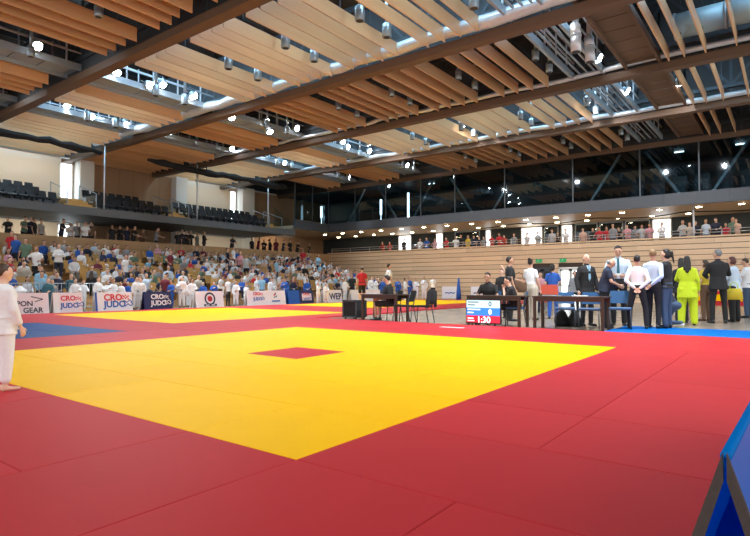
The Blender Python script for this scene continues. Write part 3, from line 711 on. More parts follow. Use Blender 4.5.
ARMS = {  # elbow, wrist in the upright torso frame, for the right (+x) side at 1.75 m
 'down': ((.245,-.02,1.13), (.255,.06,.88)), 'back': ((.25,-.12,1.14), (.06,-.17,.97)), 'fwd': ((.25,.08,1.16), (.14,.30,1.10)),
 'chest': ((.24,.10,1.17), (.04,.24,1.27)), 'hip': ((.36,-.06,1.2), (.20,.06,1.03)), 'lap': ((.24,.06,1.16), (.12,.26,1.03)),
 'face': ((.17,.20,1.19), (.03,.17,1.45)), 'cross': ((.25,.08,1.17), (-.06,.21,1.20)), 'rail': ((.27,.14,1.2), (.20,.36,1.16)), 'table': ((.27,.14,1.17), (.16,.38,1.13)), 'up': ((.27,.12,1.5), (.2,.2,1.72)) }
def person_parts(sp):
    """-> dict zone -> MB, everything in local metres, forward +Y, feet at z=0"""
    s = sp.get('h', 1.75)/1.75; Z = {}
    def z(n):
        if n not in Z: Z[n] = MB()
        return Z[n]
    sit = sp.get('sit', False); lean = R(sp.get('lean', 0)); wd = sp.get('wide', 1.0); fem = sp.get('fem', False); child = sp.get('child', False)
    hz = .50 if sit else .93
    def up(p):          # upright torso coordinates -> leaned, dropped to the seat
        q = Vector(p); q = Vector((q.x, q.y, q.z-.93)); c, s_ = math.cos(lean), math.sin(lean)
        q = Vector((q.x, q.y*c+q.z*s_, -q.y*s_+q.z*c)); return q+Vector((0, 0, hz))
    sw = .165 if fem else .185
    sw *= wd; hw = .172*wd if fem else .165*wd
    tr = [(0,0,.86,hw*.9,.105),(0,0,.93,hw,.118),(0,.005,1.02,hw*.93,.113),(0,.01,1.10,hw*(.80 if fem else .88),.105),(0,.01,1.20,hw*.92,.112),(0,.012,1.31,sw*.98,.118),(0,0,1.40,sw*.98,.10),(0,-.005,1.455,sw*.62,.075),(0,-.005,1.485,.07,.06)]
    belly = sp.get('belly', 0)
    tr = [(cx, cy+belly*.5*max(0,1-abs(zz-1.1)/.18), zz, rx*(1+belly), ry+belly*max(0,1-abs(zz-1.1)/.2)) for cx,cy,zz,rx,ry in tr]
    top = sp.get('top', 'tucked'); sleeve = sp.get('sleeve', 'long'); bottom = sp.get('bottom', 'trousers')
    # skin body
    b = z('body'); st = 0
    b.loft([(cx,cy,zz,rx-.014,ry-.014) for cx,cy,zz,rx,ry in tr]); b.cap((0,-.005,1.42),(0,.012,1.56),.058,.055)
    hc = 1.15 if child else 1.0
    hm = MB(); hm.ell((0,.012,1.645),(.074*hc,.092*hc,.098*hc)); hm.ell((0,.03,1.585),(.056*hc,.066*hc,.058*hc))
    hm.cap((0,.105*hc,1.645),(0,.118*hc,1.615),.010,.014,8); hm.ell((0,.07*hc,1.545),(.03,.025,.022))
    for sx in (-1,1): hm.ell((sx*.077*hc,.0,1.63),(.012,.024,.032),8,6)
    hy, hp = R(sp.get('hyaw', 0)), R(sp.get('hpitch', 0))
    Mh = Matrix.Translation((0,0,1.52)) @ Matrix.Rotation(hy,4,'Z') @ Matrix.Rotation(hp,4,'X') @ Matrix.Translation((0,0,-1.52))
    hm.xf(lambda v: Mh @ v); b.add(hm.v, hm.f)
    fe = MB()
    for sx in (-1,1): fe.ell((sx*.031,.098*hc,1.655),(.013,.008,.007),8,6); fe.cap((sx*.018,.099*hc,1.678),(sx*.048,.092*hc,1.678),.005,.004,6)
    fl = MB().ell((0,.094*hc,1.578),(.024,.010,.008),8,6)
    for mbx, nm in ((fe,'eyes'),(fl,'lips')): mbx.xf(lambda v: up(Mh @ v)); z(nm).add(mbx.v, mbx.f)
    # hair
    hs = sp.get('hair', 'short')
    if hs != 'bald':
        h = MB(); h.ell((0,-.018,1.668),(.080*hc,.086*hc,.094*hc)); h.ell((0,.0,1.722),(.064*hc,.072*hc,.038*hc))
        if hs == 'rim': h = MB(); h.ell((0,-.03,1.62),(.083*hc,.076*hc,.05*hc))
        if hs in ('long','pony','bob'): h.ell((0,-.03,1.62),(.087,.082,.09))
        if hs == 'long': h.cap((0,-.075,1.62),(0,-.135,1.36),.07,.045,10,.55,(0,1,0)); h.cap((-.05,-.06,1.6),(-.06,-.12,1.42),.04,.03); h.cap((.05,-.06,1.6),(.06,-.12,1.42),.04,.03)
        if hs == 'pony': h.ell((0,-.115,1.68),.035); h.cap((0,-.125,1.68),(0,-.165,1.45),.034,.018)
        if hs == 'bun': h.ell((0,-.085,1.745),.045)
        if hs == 'bob': h.cap((-.07,-.02,1.6),(-.07,-.02,1.56),.03,.026); h.cap((.07,-.02,1.6),(.07,-.02,1.56),.03,.026)
        # keep the face free
        h.xf(lambda v: up(Mh @ v)); z('hair').add(h.v, h.f)
    # shirt
    cu = z('top')
    lo = {'tucked': .95, 'out': .88, 'jacket': .80, 'long': .70, 'gi': .78}[top]
    inf = {'tucked': .006, 'out': .012, 'jacket': .022, 'long': .026, 'gi': .03}[top]
    rr = [(cx,cy,zz,rx+inf,ry+inf) for cx,cy,zz,rx,ry in tr if zz >= max(lo, .90)]
    if lo < .9 and not sit: rr = [(0,0,lo,hw+inf+.03,.125+inf+.02)]+rr
    rr[-1] = (rr[-1][0], rr[-1][1], rr[-1][2], .072, .064)
    cu.loft(rr); 
    if top == 'gi': z('belt').loft([(0,.005,1.0,hw*.94+.045,.16),(0,.005,1.035,hw*.94+.045,.16)]); z('belt').cap((.02,.16,1.0),(.07,.17,.84),.016,.016,8); z('belt').cap((-.02,.16,1.0),(-.05,.17,.86),.016,.016,8)
    if sp.get('collar'): cu.cap((0,-.005,1.46),(0,.005,1.505),.066,.062)
    for mbx in (b,): mbx.xf(up)
    cu.xf(up)
    if 'belt' in Z: Z['belt'].xf(up)
    # arms
    hands = MB()
    for side, key in ((1,'ra'),(-1,'la')):
        A = sp.get(key, 'down'); A = ARMS[A] if isinstance(A, str) else A
        flip = lambda p: Vector((p[0]*side, p[1], p[2]))
        sh = flip((sw-.014,-.005,1.392)); el, wr = flip(A[0]), flip(A[1])
        if isinstance(sp.get(key,'down'), str): el.x += side*(sw-.185); 
        sh, el, wr = up(sh), up(el), up(wr)
        ar = sp.get('armr', 1.0)
        b.cap(sh, el, .046*ar, .038*ar); b.cap(el, wr, .038*ar, .027*ar)
        if sleeve == 'long': 
            k = 1.35 if top in ('gi','jacket') else 1.0
            cu.cap(sh, el, .056*ar, .045*ar*k); e2 = wr-(wr-el).normalized()*(.05 if top == 'gi' else .015); cu.cap(el, e2, .045*ar*k, .036*ar*k)
        elif sleeve == 'short': cu.cap(sh, sh+(el-sh)*.62, .060*ar, .056*ar)
        dd = (wr-el).normalized()
        pn = Vector(sp.get('palm', (0,0,0))) if sp.get('palm') else up(flip((-1,0,0)))-up((0,0,0))
        if abs(pn.normalized().dot(dd)) > .9: pn = Vector((0,0,-1))
        hand_mb(hands, wr+dd*.02, dd, side, pn, 1.0 if not child else 1.05, sp.get('curl', .4))
    z('hands').add(hands.v, hands.f)
    # legs
    tz = z('bottom') if bottom != 'none' else None
    shoe = sp.get('shoe', 'black')
    legs = sp.get('legs')
    for side in (1,-1):
        if legs: hipp, kn, an, tyaw = legs[0 if side == 1 else 1]
        elif sit: hipp, kn, an, tyaw = (.09,.02,.50), (.13,.44,.49), (.13,.42,.09), 8
        else:
            st_ = sp.get('stance', .10); hipp, kn, an, tyaw = (.09,0,.90), (st_,.015,.50), (st_*1.08,-.01,.09), 12
        m_ = 1 if legs else side
        hipp = Vector((hipp[0]*m_, hipp[1], hipp[2])); kn = Vector((kn[0]*m_, kn[1], kn[2])); an = Vector((an[0]*m_, an[1], an[2]))
        b.cap(hipp, kn, .072, .052); b.cap(kn, an, .052, .036)
        ta = R(tyaw)*(side); fd = Vector((math.sin(ta), math.cos(ta), 0))
        if legs and an.z > .25: fd = Vector((0, -.6, -.8)) if kn.z < an.z+.2 else fd
        heel = an + Vector((0,0,-.045)) - fd*.03; toe = an + fd*.17 + Vector((0,0,-.058))
        f_ = z('shoe_r' if side == 1 else 'shoe_l') if shoe != 'bare' else b
        f_.cap(heel, toe, .043 if shoe != 'bare' else .036, .030 if shoe != 'bare' else .024, 10); f_.cap(heel+fd*.02, an+Vector((0,0,.01)), .042, .042 if shoe != 'bare' else .034)
        lw = sp.get('legw', 1.0)
        if bottom == 'trousers':
            tz.cap(hipp, kn, .092*lw, .066*lw); e = an+(kn-an).normalized()*(.0 if not child else .08); tz.cap(kn, e, .066*lw, .054*lw)
        elif bottom == 'shorts': tz.cap(hipp, hipp+(kn-hipp)*.85, .096, .085)
    if tz is not None:
        if bottom == 'skirt' and not sit: tz.loft([(0,0,.45,.21,.17),(0,0,.7,.20,.15),(0,0,.9,hw+.01,.13),(0,0,1.04,hw*.95,.12)])
        elif sit: tz.ell((0,.0,.53),(hw+.015,.15,.12)); tz.loft([(0,0,.5,hw,.125),(0,math.sin(lean)*.1,.62,hw*.95,.12)])
        else: tz.loft([(0,0,.82,hw*.86,.11),(0,0,.90,hw+.008,.128),(0,0,1.0,hw+.002,.124),(0,.005,1.045,hw*.94,.118)])
    if s != 1.0:
        for k in Z: Z[k].xf(lambda v: v*s)
    return Z

def concat(meshes, mats, name):
    vs = []; fs = []; mi = []
    for i, me in meshes:
        o = len(vs); vs += [tuple(v.co) for v in me.vertices]; fs += [tuple(o+j for j in p.vertices) for p in me.polygons]; mi += [i]*len(me.polygons)
    me = bpy.data.meshes.new(name); me.from_pydata(vs, [], fs)
    for m in mats: me.materials.append(m)
    me.polygons.foreach_set('material_index', mi); me.polygons.foreach_set('use_smooth', [True]*len(fs)); me.update()
    return me
PEOPLE = []
def person(sp, loc, face_az, label, group=None, voxel=.0125):
    """full person: body mesh with face and hands, clothing and hair as children"""
    Z = person_parts(sp)
    root = place('person', bpy.data.meshes.new('person'), None, loc, face_az-R(90)); tag(root, label, 'person', group)
    skin = SKIN[sp.get('skin', 0)]; acc = {}
    def got(zone):
        def cb(me):
            if zone in ('body','hands','eyes','lips'): acc[zone] = me; return
            nm, m = {'hair': ('hair', HAIRM[sp.get('hairc','dark')]), 'top': (sp.get('topname','shirt'), CL[sp.get('c','white')]), 'bottom': (sp.get('bottomname','trousers'), CL[sp.get('bc','black')]),
                     'belt': ('belt', CL[sp.get('beltc','white')]), 'shoe_r': ('shoe', SOLE.get(sp.get('shoe','black'), SOLE['black'])), 'shoe_l': ('shoe', SOLE.get(sp.get('shoe','black'), SOLE['black']))}[zone]
            me.materials.clear(); me.materials.append(m); me.polygons.foreach_set('use_smooth', [True]*len(me.polygons)); me.name = nm
            place(nm, me, root)
        return cb
    for zone, mb in Z.items():
        if not mb.v: continue
        if zone in ('eyes','lips'): acc[zone] = mb.mesh(zone, EYE)
        elif zone == 'hands': remeshed(mb, .0055, 2, got(zone))
        else: remeshed(mb, voxel, 3, got(zone))
    PEOPLE.append((root, acc, skin)); return root
def finish_people():
    flush()
    for root, acc, skin in PEOPLE:
        old = root.data
        root.data = concat([(0, acc['body']), (0, acc['hands']), (1, acc['eyes']), (2, acc['lips'])], [skin, EYE, LIP], 'person_body'); bpy.data.meshes.remove(old)
    PEOPLE.clear()
# ---- low-detail figures for the crowd: one mesh, slots skin / hair / top / bottom / shoes, colours per object
CROWD = {}
def crowd_mesh(key, sp, voxel=.032):
    Z = person_parts(sp); acc = []
    for zone, mb in Z.items():
        if not mb.v or zone in ('eyes','lips'): continue
        sl = {'body':0,'hands':0,'hair':1,'top':2,'bottom':3,'shoe_r':4,'shoe_l':4,'belt':4}[zone]
        remeshed(mb, .014 if zone == 'hands' else voxel, 2, (lambda sl: (lambda me: acc.append((sl, me))))(sl))
    CROWD[key] = (acc, None)
def finish_crowd():
    flush()
    for k, (acc, _) in list(CROWD.items()): CROWD[k] = concat(acc, [SKIN[0], HAIRM['dark'], CL['white'], CL['black'], SOLE['black']], 'spectator')
def spectator(key, loc, az, c, bc, label, group, scale=1.0, hair=None):
    o = place('person', CROWD[key], None, loc, az-R(90)); o.scale = (scale,)*3; tag(o, label, 'person', group)
    ms = [random.choice(SKIN), HAIRM[hair or random.choice(['dark','dark','brown','brown','blond','grey'])], CL[c], CL[bc], SOLE[random.choice(['black','white'])]]
    for i, m in enumerate(ms): o.material_slots[i].link = 'OBJECT'; o.material_slots[i].material = m
    return o
crowd_mesh('sit_lap', dict(sit=True, lean=6, ra='lap', la='lap', top='out', sleeve='long'))
crowd_mesh('sit_fwd', dict(sit=True, lean=24, ra='lap', la='cross', top='out', sleeve='short', hyaw=15))
crowd_mesh('sit_long', dict(sit=True, lean=3, ra='cross', la='cross', top='out', sleeve='long', hair='long', fem=True, hyaw=-20))
crowd_mesh('sit_up', dict(sit=True, lean=0, ra='lap', la='up', top='out', sleeve='short', hyaw=25))
crowd_mesh('stand', dict(ra='down', la='down', top='out', sleeve='short'))
crowd_mesh('stand_rail', dict(lean=8, ra='rail', la='rail', top='out', sleeve='short', hpitch=-12))
crowd_mesh('stand_cross', dict(ra='cross', la='cross', top='out', sleeve='long', hair='pony', fem=True, hyaw=20))
crowd_mesh('stand_hip', dict(ra='hip', la='fwd', top='out', sleeve='short', hyaw=-25))
crowd_mesh('gi_stand', dict(ra='down', la='fwd', top='gi', sleeve='long', child=True, hyaw=15, bottom='trousers', legw=1.25, shoe='black'))
crowd_mesh('gi_stand_b', dict(ra='chest', la='down', top='gi', sleeve='long', child=True, hyaw=-20, legw=1.25))
finish_crowd()
CNAME = dict(white='white', black='black', navy='dark navy', blue='bright blue', sky='sky blue', red='red', maroon='maroon', grey='grey', light_grey='light grey', pink='pink', green='dull green', yellow='yellow', peach='peach', pale_blue='pale blue', beige='beige', brown='brown', teal='dark teal', jeans='denim blue', lime='lime')
TOWARD = R(270)     # facing the mats from the tribune
ORD = ['first','second','third','fourth','fifth','sixth','seventh','eighth','ninth','top']
cols = ['white']*20+['black']*6+['navy']*6+['blue']*6+['grey']*4+['light_grey']*6+['red']*2+['maroon']*2+['pink']*3+['sky']*3+['green']*2+['pale_blue']*4+['peach']*2+['beige']*2+['teal']
occ = set(); cnt = 0; SIT = []
rs = random.Random(11)
order = list(range(len(SEATS))); rs.shuffle(order)
for i in order:
    x, y, zz, k = SEATS[i]
    dens = .86
    if 11.0 < x < 17.0 and 3 <= k <= 7: dens = .5
    if x < 9.5 and k > 7: dens = .7
    if k == 9: dens = .6
    if x > 27: dens = .9
    if rs.random() < dens and cnt < 400:
        cnt += 1; occ.add(i); c = rs.choice(cols)
        key = rs.choice(['sit_lap','sit_fwd','sit_fwd','sit_long','sit_lap'] + (['sit_up'] if rs.random() < .2 else []))
        SIT.append((key, (x, y-.02, zz-.055), TOWARD+R(rs.uniform(-25, 25)), c, rs.choice(['black','navy','jeans','white','grey']),
                  'spectator in %s top seated in the %s row from the tribune bottom' % (CNAME[c], ORD[k]), 'seated tribune spectators', rs.uniform(.82, 1.0)))
SIT.sort(key=lambda a: (Vector(a[1])-camo.location).dot(_F))
for a in SIT[:140]: spectator(*a)
if len(SIT) > 140:      # the most distant ones, a few pixels each
    slots = []; smi = {}; VS = []; FS = []; MI = []
    for key, loc, az, c, bc, _l, _g, sc in SIT[140:]:
        me = CROWD[key]; M = Matrix.Translation(loc) @ Matrix.Rotation(az-R(90), 4, 'Z') @ Matrix.Scale(sc, 4)
        n0_ = sum(len(v) for v in VS); co = np.empty(len(me.vertices)*3); me.vertices.foreach_get('co', co); co = co.reshape(-1, 3)
        Mn = np.array(M); VS.append(co @ Mn[:3,:3].T + Mn[:3,3])
        ms = [rs.choice(SKIN), HAIRM[rs.choice(['dark','dark','brown','blond','grey'])], CL[c], CL[bc], SOLE['black']]; ids = []
        for m in ms:
            if m.name not in smi: smi[m.name] = len(slots); slots.append(m)
            ids.append(smi[m.name])
        for p in me.polygons: FS.append(tuple(n0_+j for j in p.vertices)); MI.append(ids[p.material_index])
    cm = bpy.data.meshes.new('distant_spectators'); cm.from_pydata(np.concatenate(VS).tolist(), [], FS)
    for m in slots: cm.materials.append(m)
    cm.polygons.foreach_set('material_index', MI); cm.polygons.foreach_set('use_smooth', [True]*len(FS)); cm.update()
    stuff(tag(place('distant_spectators', cm), 'distant seated spectators filling the far end of the tribune', 'crowd'))
free = [s for i, s in enumerate(SEATS) if i not in occ]; taken = [SEATS[i] for i in occ]
single = free+sorted(taken, key=lambda s: s[3])
for x, y, zz, k in single[:300]:
    o = place('tribune_chair', tseat, None, (x, y, zz)); tag(o, 'honey plywood seat shell in the %s row from the bottom of the tribune' % ORD[k], 'chair', 'tribune seats')
mbr = MB()
for x, y, zz, k in single[300:]: mbr.add([(v[0]+x, v[1]+y, v[2]+zz) for v in ts.v], ts.f)
if mbr.v: stuff(tag(mbr.obj('tribune_seat_rows', SEATY), 'further honey plywood seats hidden under the tribune spectators', 'seats'))
# standing people in the tribune and its aisles
for px, k, c, key in [(15,6,'blue','stand'),(11,7,'red','stand'),(25,5,'green','stand'),(58,4,'white','stand_cross'),(36,3,'white','stand_hip'),(233,7,'white','stand'),(240,5,'pink','stand_cross'),(246,4,'light_grey','stand'),(227,6,'navy','stand_hip'),(303,8,'red','stand'),(276,3,'sky','stand'),(125,2,'white','stand'),(318,6,'sky','stand_cross'),(170,4,'maroon','stand_hip')]:
    y = 22.9+k*RD+.04; x = atY(px, 270, y).x
    spectator(key, (x, y-.02, ZF+(k+1)*RH+.1), TOWARD+R(rs.uniform(-60, 60)), c, rs.choice(['black','navy','jeans']), 'spectator in a %s top standing in the tribune among the seats' % CNAME[c], 'standing tribune spectators', .97)
# far gallery, behind the parapet
for px, c, key in [(8,'black','stand_rail'),(24,'green','stand_rail'),(31,'navy','stand_cross'),(34,'black','stand'),(41,'light_grey','stand'),(61,'navy','stand_rail'),(70,'white','stand_cross'),(77,'grey','stand'),(85,'white','stand_rail'),(91,'brown','stand'),
                   (112,'black','stand'),(120,'black','stand_cross'),(127,'navy','stand'),(133,'black','stand_rail'),(142,'brown','stand_rail'),(156,'grey','stand_rail'),(178,'black','stand'),(182,'navy','stand_cross'),(186,'black','stand'),(190,'black','stand_rail'),(197,'grey','stand'),(204,'black','stand_cross'),
                   (232,'navy','stand_rail'),(252,'black','stand'),(258,'maroon','stand_rail'),(264,'black','stand_rail'),(270,'black','stand_cross'),(276,'maroon','stand'),(283,'navy','stand_rail'),(290,'black','stand'),(297,'black','stand_rail'),(309,'black','stand_hip')]:
    y = PY+rs.uniform(.55, 1.5); x = atY(px, 240, y).x
    spectator(key, (x, y, 2.92), TOWARD+R(rs.uniform(-50, 50)), c, 'black', 'spectator in %s standing behind the wooden parapet of the far gallery' % CNAME[c], 'spectators on the far gallery', rs.uniform(.9, 1.0))
# right gallery, above the board-clad wall
for px, c, key, sc in [(383,'red','stand_rail',.9),(390,'red','stand_rail',.9),(404,'black','stand',1),(420,'white','stand',.97),(427,'blue','stand_rail',1),(435,'pink','stand_hip',.9),(447,'red','stand_rail',.95),(456,'white','stand_rail',.95),(461,'black','stand',1.02),(468,'yellow','stand_hip',.97),(474,'navy','stand_rail',.95),(479,'navy','stand',.9),(484,'grey','stand_rail',.9),
                   (492,'red','stand_rail',.95),(500,'red','stand_rail',1),(505,'red','stand_rail',.9),(514,'grey','stand',.93),(527,'white','stand_hip',.93),(538,'light_grey','stand_cross',.95),(552,'light_grey','stand',1),(558,'black','stand_rail',.9),(566,'white','stand_rail',1),(583,'peach','stand',.97),
                   (593,'black','stand',.97),(600,'red','stand_rail',.98),(607,'red','stand_rail',.98),(613,'grey','stand',1.05),(620,'black','stand_rail',.95),(628,'pink','stand_rail',1),(635,'grey','stand_rail',.97),(642,'light_grey','stand_hip',.98),(650,'pink','stand_rail',1),(662,'white','stand_cross',1.03),
                   (683,'light_grey','stand_cross',1.05),(690,'beige','stand_hip',.95),(695,'navy','stand_rail',1),(706,'pale_blue','stand',1.03),(717,'navy','stand_rail',1.06),(726,'red','stand',.86),(733,'green','stand_cross',1.06),(737,'peach','stand_rail',1)]:
    x = 35.75+rs.uniform(0, .5); y = atX(px, 240, x).y
    spectator(key, (x, y, 2.92), R(180)+R(rs.uniform(-25, 25)), c, rs.choice(['black','navy','jeans']), 'spectator in a %s top leaning at the railing above the board-clad wall' % CNAME[c] if 'rail' in key else 'spectator in a %s top standing upright behind the railing above the board-clad wall' % CNAME[c], 'spectators on the board-clad gallery', sc*.98)
# children and coaches behind the advertising boards
for px, c, key, sc, yy in [(98,'white','gi_stand',.76,21.9),(107,'white','gi_stand_b',.68,22.1),(113,'white','gi_stand',.72,22.2),(121,'white','gi_stand_b',.66,22.0),(128,'blue','gi_stand',.66,22.1),(136,'white','gi_stand',.77,21.6),(141,'white','gi_stand_b',.75,21.5),(165,'maroon','stand',.86,22.3),(171,'blue','gi_stand',.70,21.7),(182,'white','gi_stand_b',.80,21.5),(192,'white','gi_stand',.74,21.4),(188,'white','gi_stand_b',.68,22.3),
                       (203,'blue','gi_stand',.66,22.0),(214,'blue','gi_stand_b',.68,22.2),(228,'white','stand',.8,21.8),(236,'white','gi_stand',.7,21.3),(246,'white','gi_stand_b',.62,21.5),(262,'sky','stand',.88,22.3),(270,'white','gi_stand',.8,22.2),(285,'blue','gi_stand_b',.8,21.4),(293,'navy','gi_stand',.8,22.4),(307,'blue','gi_stand',.78,22.2),(318,'white','gi_stand_b',.66,20.7),(326,'white','gi_stand',.6,20.6),(345,'white','gi_stand',.82,21.5),(352,'black','stand',.98,21.9),
                       (371,'white','gi_stand',.9,21.9),(376,'white','gi_stand_b',.86,21.9),(383,'blue','gi_stand',.85,21.6),(398,'blue','gi_stand_b',.85,21.3),(405,'white','gi_stand',.85,20.9),(410,'blue','gi_stand_b',.9,20.8),(416,'white','gi_stand',.86,20.7),(424,'white','gi_stand_b',.9,20.2),(433,'white','stand',.92,19.2),(445,'blue','gi_stand',.85,20.4),(457,'blue','gi_stand_b',.95,19.6),(470,'black','stand',.95,19.8),(476,'black','stand_cross',.95,19.5),(75,'white','gi_stand',.72,22.0),(52,'grey','gi_stand_b',.7,22.0),(48,'teal','gi_stand',.72,21.5),(83,'white','gi_stand',.7,22.2)]:
    x = atY(px, 295, yy).x
    lab = '%s in %s standing behind the row of advertising boards' % ('young judo fighter' if 'gi' in key else 'coach', CNAME[c] + (' judo suit' if 'gi' in key else ' top'))
    spectator(key, (x, yy, ZF if yy > 20.62 else 0), R(rs.uniform(200, 300)), c, c if 'gi' in key else 'black', lab, 'judo children and coaches by the boards', sc)
# ================================================================== FOREGROUND PEOPLE
def stand(px, yf, ytop, rel, sp, label, z=ZF, hadd=0):
    """rel: 0 = back to the camera, 180 = facing it, 90 = facing picture left"""
    p = gp(px, yf, z)
    if z == ZF and 12.1 < p.x < 14.3 and p.y < 3.25: p = Vector((p.x, p.y, 0))      # stands on the blue mat
    d = (p-Vector((0,0,CAMH))).dot(_F)
    sp = dict(sp); sp['h'] = (yf-ytop)*d/FPX+hadd
    if sp.get('lean', 0) > 8: sp['h'] *= 1.04
    return person(sp, p, bearing(px)+R(rel), label), p, sp['h']/1.75
def face_at(px, rel): return bearing(px)+R(rel)
# child in a white judo suit at the mat edge
person(dict(h=1.155, top='gi', c='white', bc='white', topname='judo_jacket', bottomname='judo_trousers', child=True, hair='short', hairc='brown', shoe='bare', legw=1.3, beltc='white', la=((.22,.05,1.13),(.20,.16,.90)), ra=((.22,.03,1.13),(.20,.13,.90)), hyaw=-10, stance=.11, skin=2), gp(1, 391, 0), face_at(2, -62),
       'child in white judo suit standing barefoot at the edge of the near yellow mat', voxel=.011)
suit = dict(top='jacket', sleeve='long', topname='jacket', collar=True)
bald, pb, sb = stand(587, 326, 254, -150, dict(suit, c='black', bc='black', hair='rim', hairc='grey', la='down', ra='down', skin=2), 'bald man in black suit and pale tie standing behind the blue chairs')
def shirt_tie(root, s, tie, shirt='pale_blue', y=.142, vneck=True):
    if vneck:
        MB().add([(-.055,y-.03,1.47),(.055,y-.03,1.47),(0,y+.008,1.18),(-.05,y-.06,1.47),(.05,y-.06,1.47),(0,y-.03,1.18)],[(0,2,1),(3,4,5),(0,1,4,3),(1,2,5,4),(2,0,3,5)]).xf(lambda v: v*s).obj('shirt_front', CL[shirt], root)
    MB().add([(-.022,y-.018,1.47),(.022,y-.018,1.47),(.018,y-.005,1.43),(-.018,y-.005,1.43),(-.03,y+.012,1.16),(.03,y+.012,1.16),(0,y+.010,1.10),(-.022,y-.05,1.47),(.022,y-.05,1.47),(.03,y-.04,1.12),(-.03,y-.04,1.12),(0,y-.03,1.06)],
             [(0,3,2,1),(3,4,5,2),(4,6,5),(7,8,9,11,10),(0,1,8,7),(1,2,5,9,8),(5,6,11,9),(6,4,10,11),(4,3,0,7,10)]).xf(lambda v: v*s).obj('tie', CL[tie], root)
shirt_tie(bald, sb, 'sky')
stand(605, 328, 260, -80, dict(top='out', sleeve='short', c='navy', bc='black', hair='rim', hairc='grey', ra='fwd', la='fwd', lean=9, hpitch=-25, belly=.12, legw=1.1, collar=True), 'grey-haired man in dark polo shirt bending over papers beside the tall man')
tall, pt, s_t = stand(619, 326, 245.5, 180, dict(top='tucked', sleeve='long', c='pale_blue', bc='black', hair='short', hairc='dark', la='fwd', ra='fwd', hpitch=-22, wide=1.08, collar=True), 'tall dark-haired man in pale shirt and dark tie looking down')
shirt_tie(tall, s_t, 'teal', y=.148, vneck=False)
MB().box(-.05, .05, .30, .312, 1.06, 1.14).xf(lambda v: v*s_t).obj('papers', CL['white'], tall)
stand(638, 330.5, 257, 0, dict(top='tucked', sleeve='long', c='white', bc='black', hair='short', hairc='dark', ra='back', la='back', stance=.17, wide=.98, palm=(0,-1,0)), 'dark-haired person in white shirt with hands clasped behind the back')
stand(654, 330, 251, -28, dict(top='tucked', sleeve='long', c='pale_blue', bc='black', hair='short', hairc='blond', ra='back', la='down', hyaw=35, palm=(0,-1,0)), 'blond man in pale shirt standing with back turned by the woman in jeans')
stand(667, 330, 251, 70, dict(top='out', sleeve='long', c='black', bc='jeans', hair='pony', hairc='dark', fem=True, ra='fwd', la='cross', topname='jacket', legw=1.15, skin=2), 'woman with dark ponytail in black top and blue jeans in profile')
stand(682, 323, 258, 10, dict(top='jacket', sleeve='long', c='black', bc='black', hair='long', hairc='dark', fem=True), 'woman in black mostly hidden beside the lime suit')
stand(688, 325.5, 256, 2, dict(top='long', sleeve='long', c='lime', bc='lime', hair='long', hairc='dark', fem=True, legw=1.5, topname='blazer', stance=.13, la='fwd', ra='down', wide=1.08), 'woman with long dark hair in lime green trouser suit seen from behind')
person(dict(h=1.6, top='out', sleeve='long', c='navy', bc='jeans', hair='short', hairc='dark', lean=35, ra='lap', la='lap', shoe='white', legs=[((.09,0,.52),(.13,.40,.50),(.13,.34,.09),0),((-.09,0,.5),(-.11,.22,.09),(-.11,-.22,.10),0)], sit=True), Vector((gp(673, 327, 0).x+.35, gp(673, 327, 0).y, 0)), face_at(673, 60), 'person in navy kneeling behind the standing officials, white shoe showing')
stand(706, 321, 260, 55, dict(top='tucked', sleeve='short', c='yellow', bc='brown', hair='bob', hairc='brown', fem=True, shoe='brown', ra='fwd', la='down'), 'person in yellow top and brown trousers beside the dark suited man')
stand(719, 323.5, 249.5, 20, dict(suit, c='black', bc='black', hair='short', hairc='grey', ra='cross', la='fwd', hyaw=25, stance=.13, wide=1.05), 'grey-haired man in dark suit seen from behind by the woman with a yellow bag')
wb, pw, sw_ = stand(735, 322, 256.5, 60, dict(top='jacket', sleeve='long', c='pale_blue', bc='black', hair='bob', hairc='auburn', fem=True, legw=1.35, topname='cardigan', la='fwd', ra='down', lean=4), 'auburn-haired woman in pale cardigan and wide black trousers')
stand(748, 318, 258, 70, dict(top='out', sleeve='short', c='white', bc='jeans', hair='short', hairc='brown', ra='fwd', la='fwd', hpitch=-18), 'person in white top and jeans standing beside the auburn-haired woman')
# handbag held by the woman in the pale cardigan
hb = empty('handbag', pw + Vector((-.42, -.02, .62))); hb.rotation_euler = (0,0,R(80)); tag(hb, 'yellow-green handbag held in front of wide black trousers', 'bag')
MB().loft([(0,0,0,.19,.07),(0,0,.03,.21,.085),(0,0,.2,.19,.075),(0,0,.30,.16,.03)], 16).obj('bag_body', CL['yellow'], hb, True); MB().tube([(-.1,0,.28),(-.08,0,.42),(0,0,.47),(.08,0,.42),(.1,0,.28)], .012, 8).obj('strap', CL['lime'], hb, True)
# people around the tables
person(dict(h=1.8, sit=True, lean=14, top='out', sleeve='short', c='black', bc='black', hair='short', hairc='dark', ra='table', la='table', collar=True, skin=1), atX(490, 300, 13.45)*1 + Vector((0,0,0)) - Vector((0,0,atX(490,300,13.45).z-ZF)), R(185), 'man in black polo shirt sitting behind the table with the scoreboard')
p = gp(514, 325, ZF)
person(dict(h=1.66, sit=True, lean=16, top='out', sleeve='short', c='black', bc='black', bottom='shorts', bottomname='shorts', hair='short', hairc='dark', ra='face', la='face', shoe='white', skin=2), (13.0, atX(516,300,13.0).y, ZF), face_at(514, 85), 'person in dark shorts sitting with hands at the mouth at the table end')
stand(510, 321, 256.5, -75, dict(top='out', sleeve='short', c='black', bc='black', hair='short', hairc='dark', ra='down', la='fwd', skin=1), 'man in black T-shirt standing in profile behind the seated pair')
stand(502, 318, 269, 150, dict(top='out', sleeve='short', c='black', bc='black', hair='short', hairc='brown', ra='down', la='up', skin=2), 'person in black T-shirt raising a hand behind the seated man in black polo')
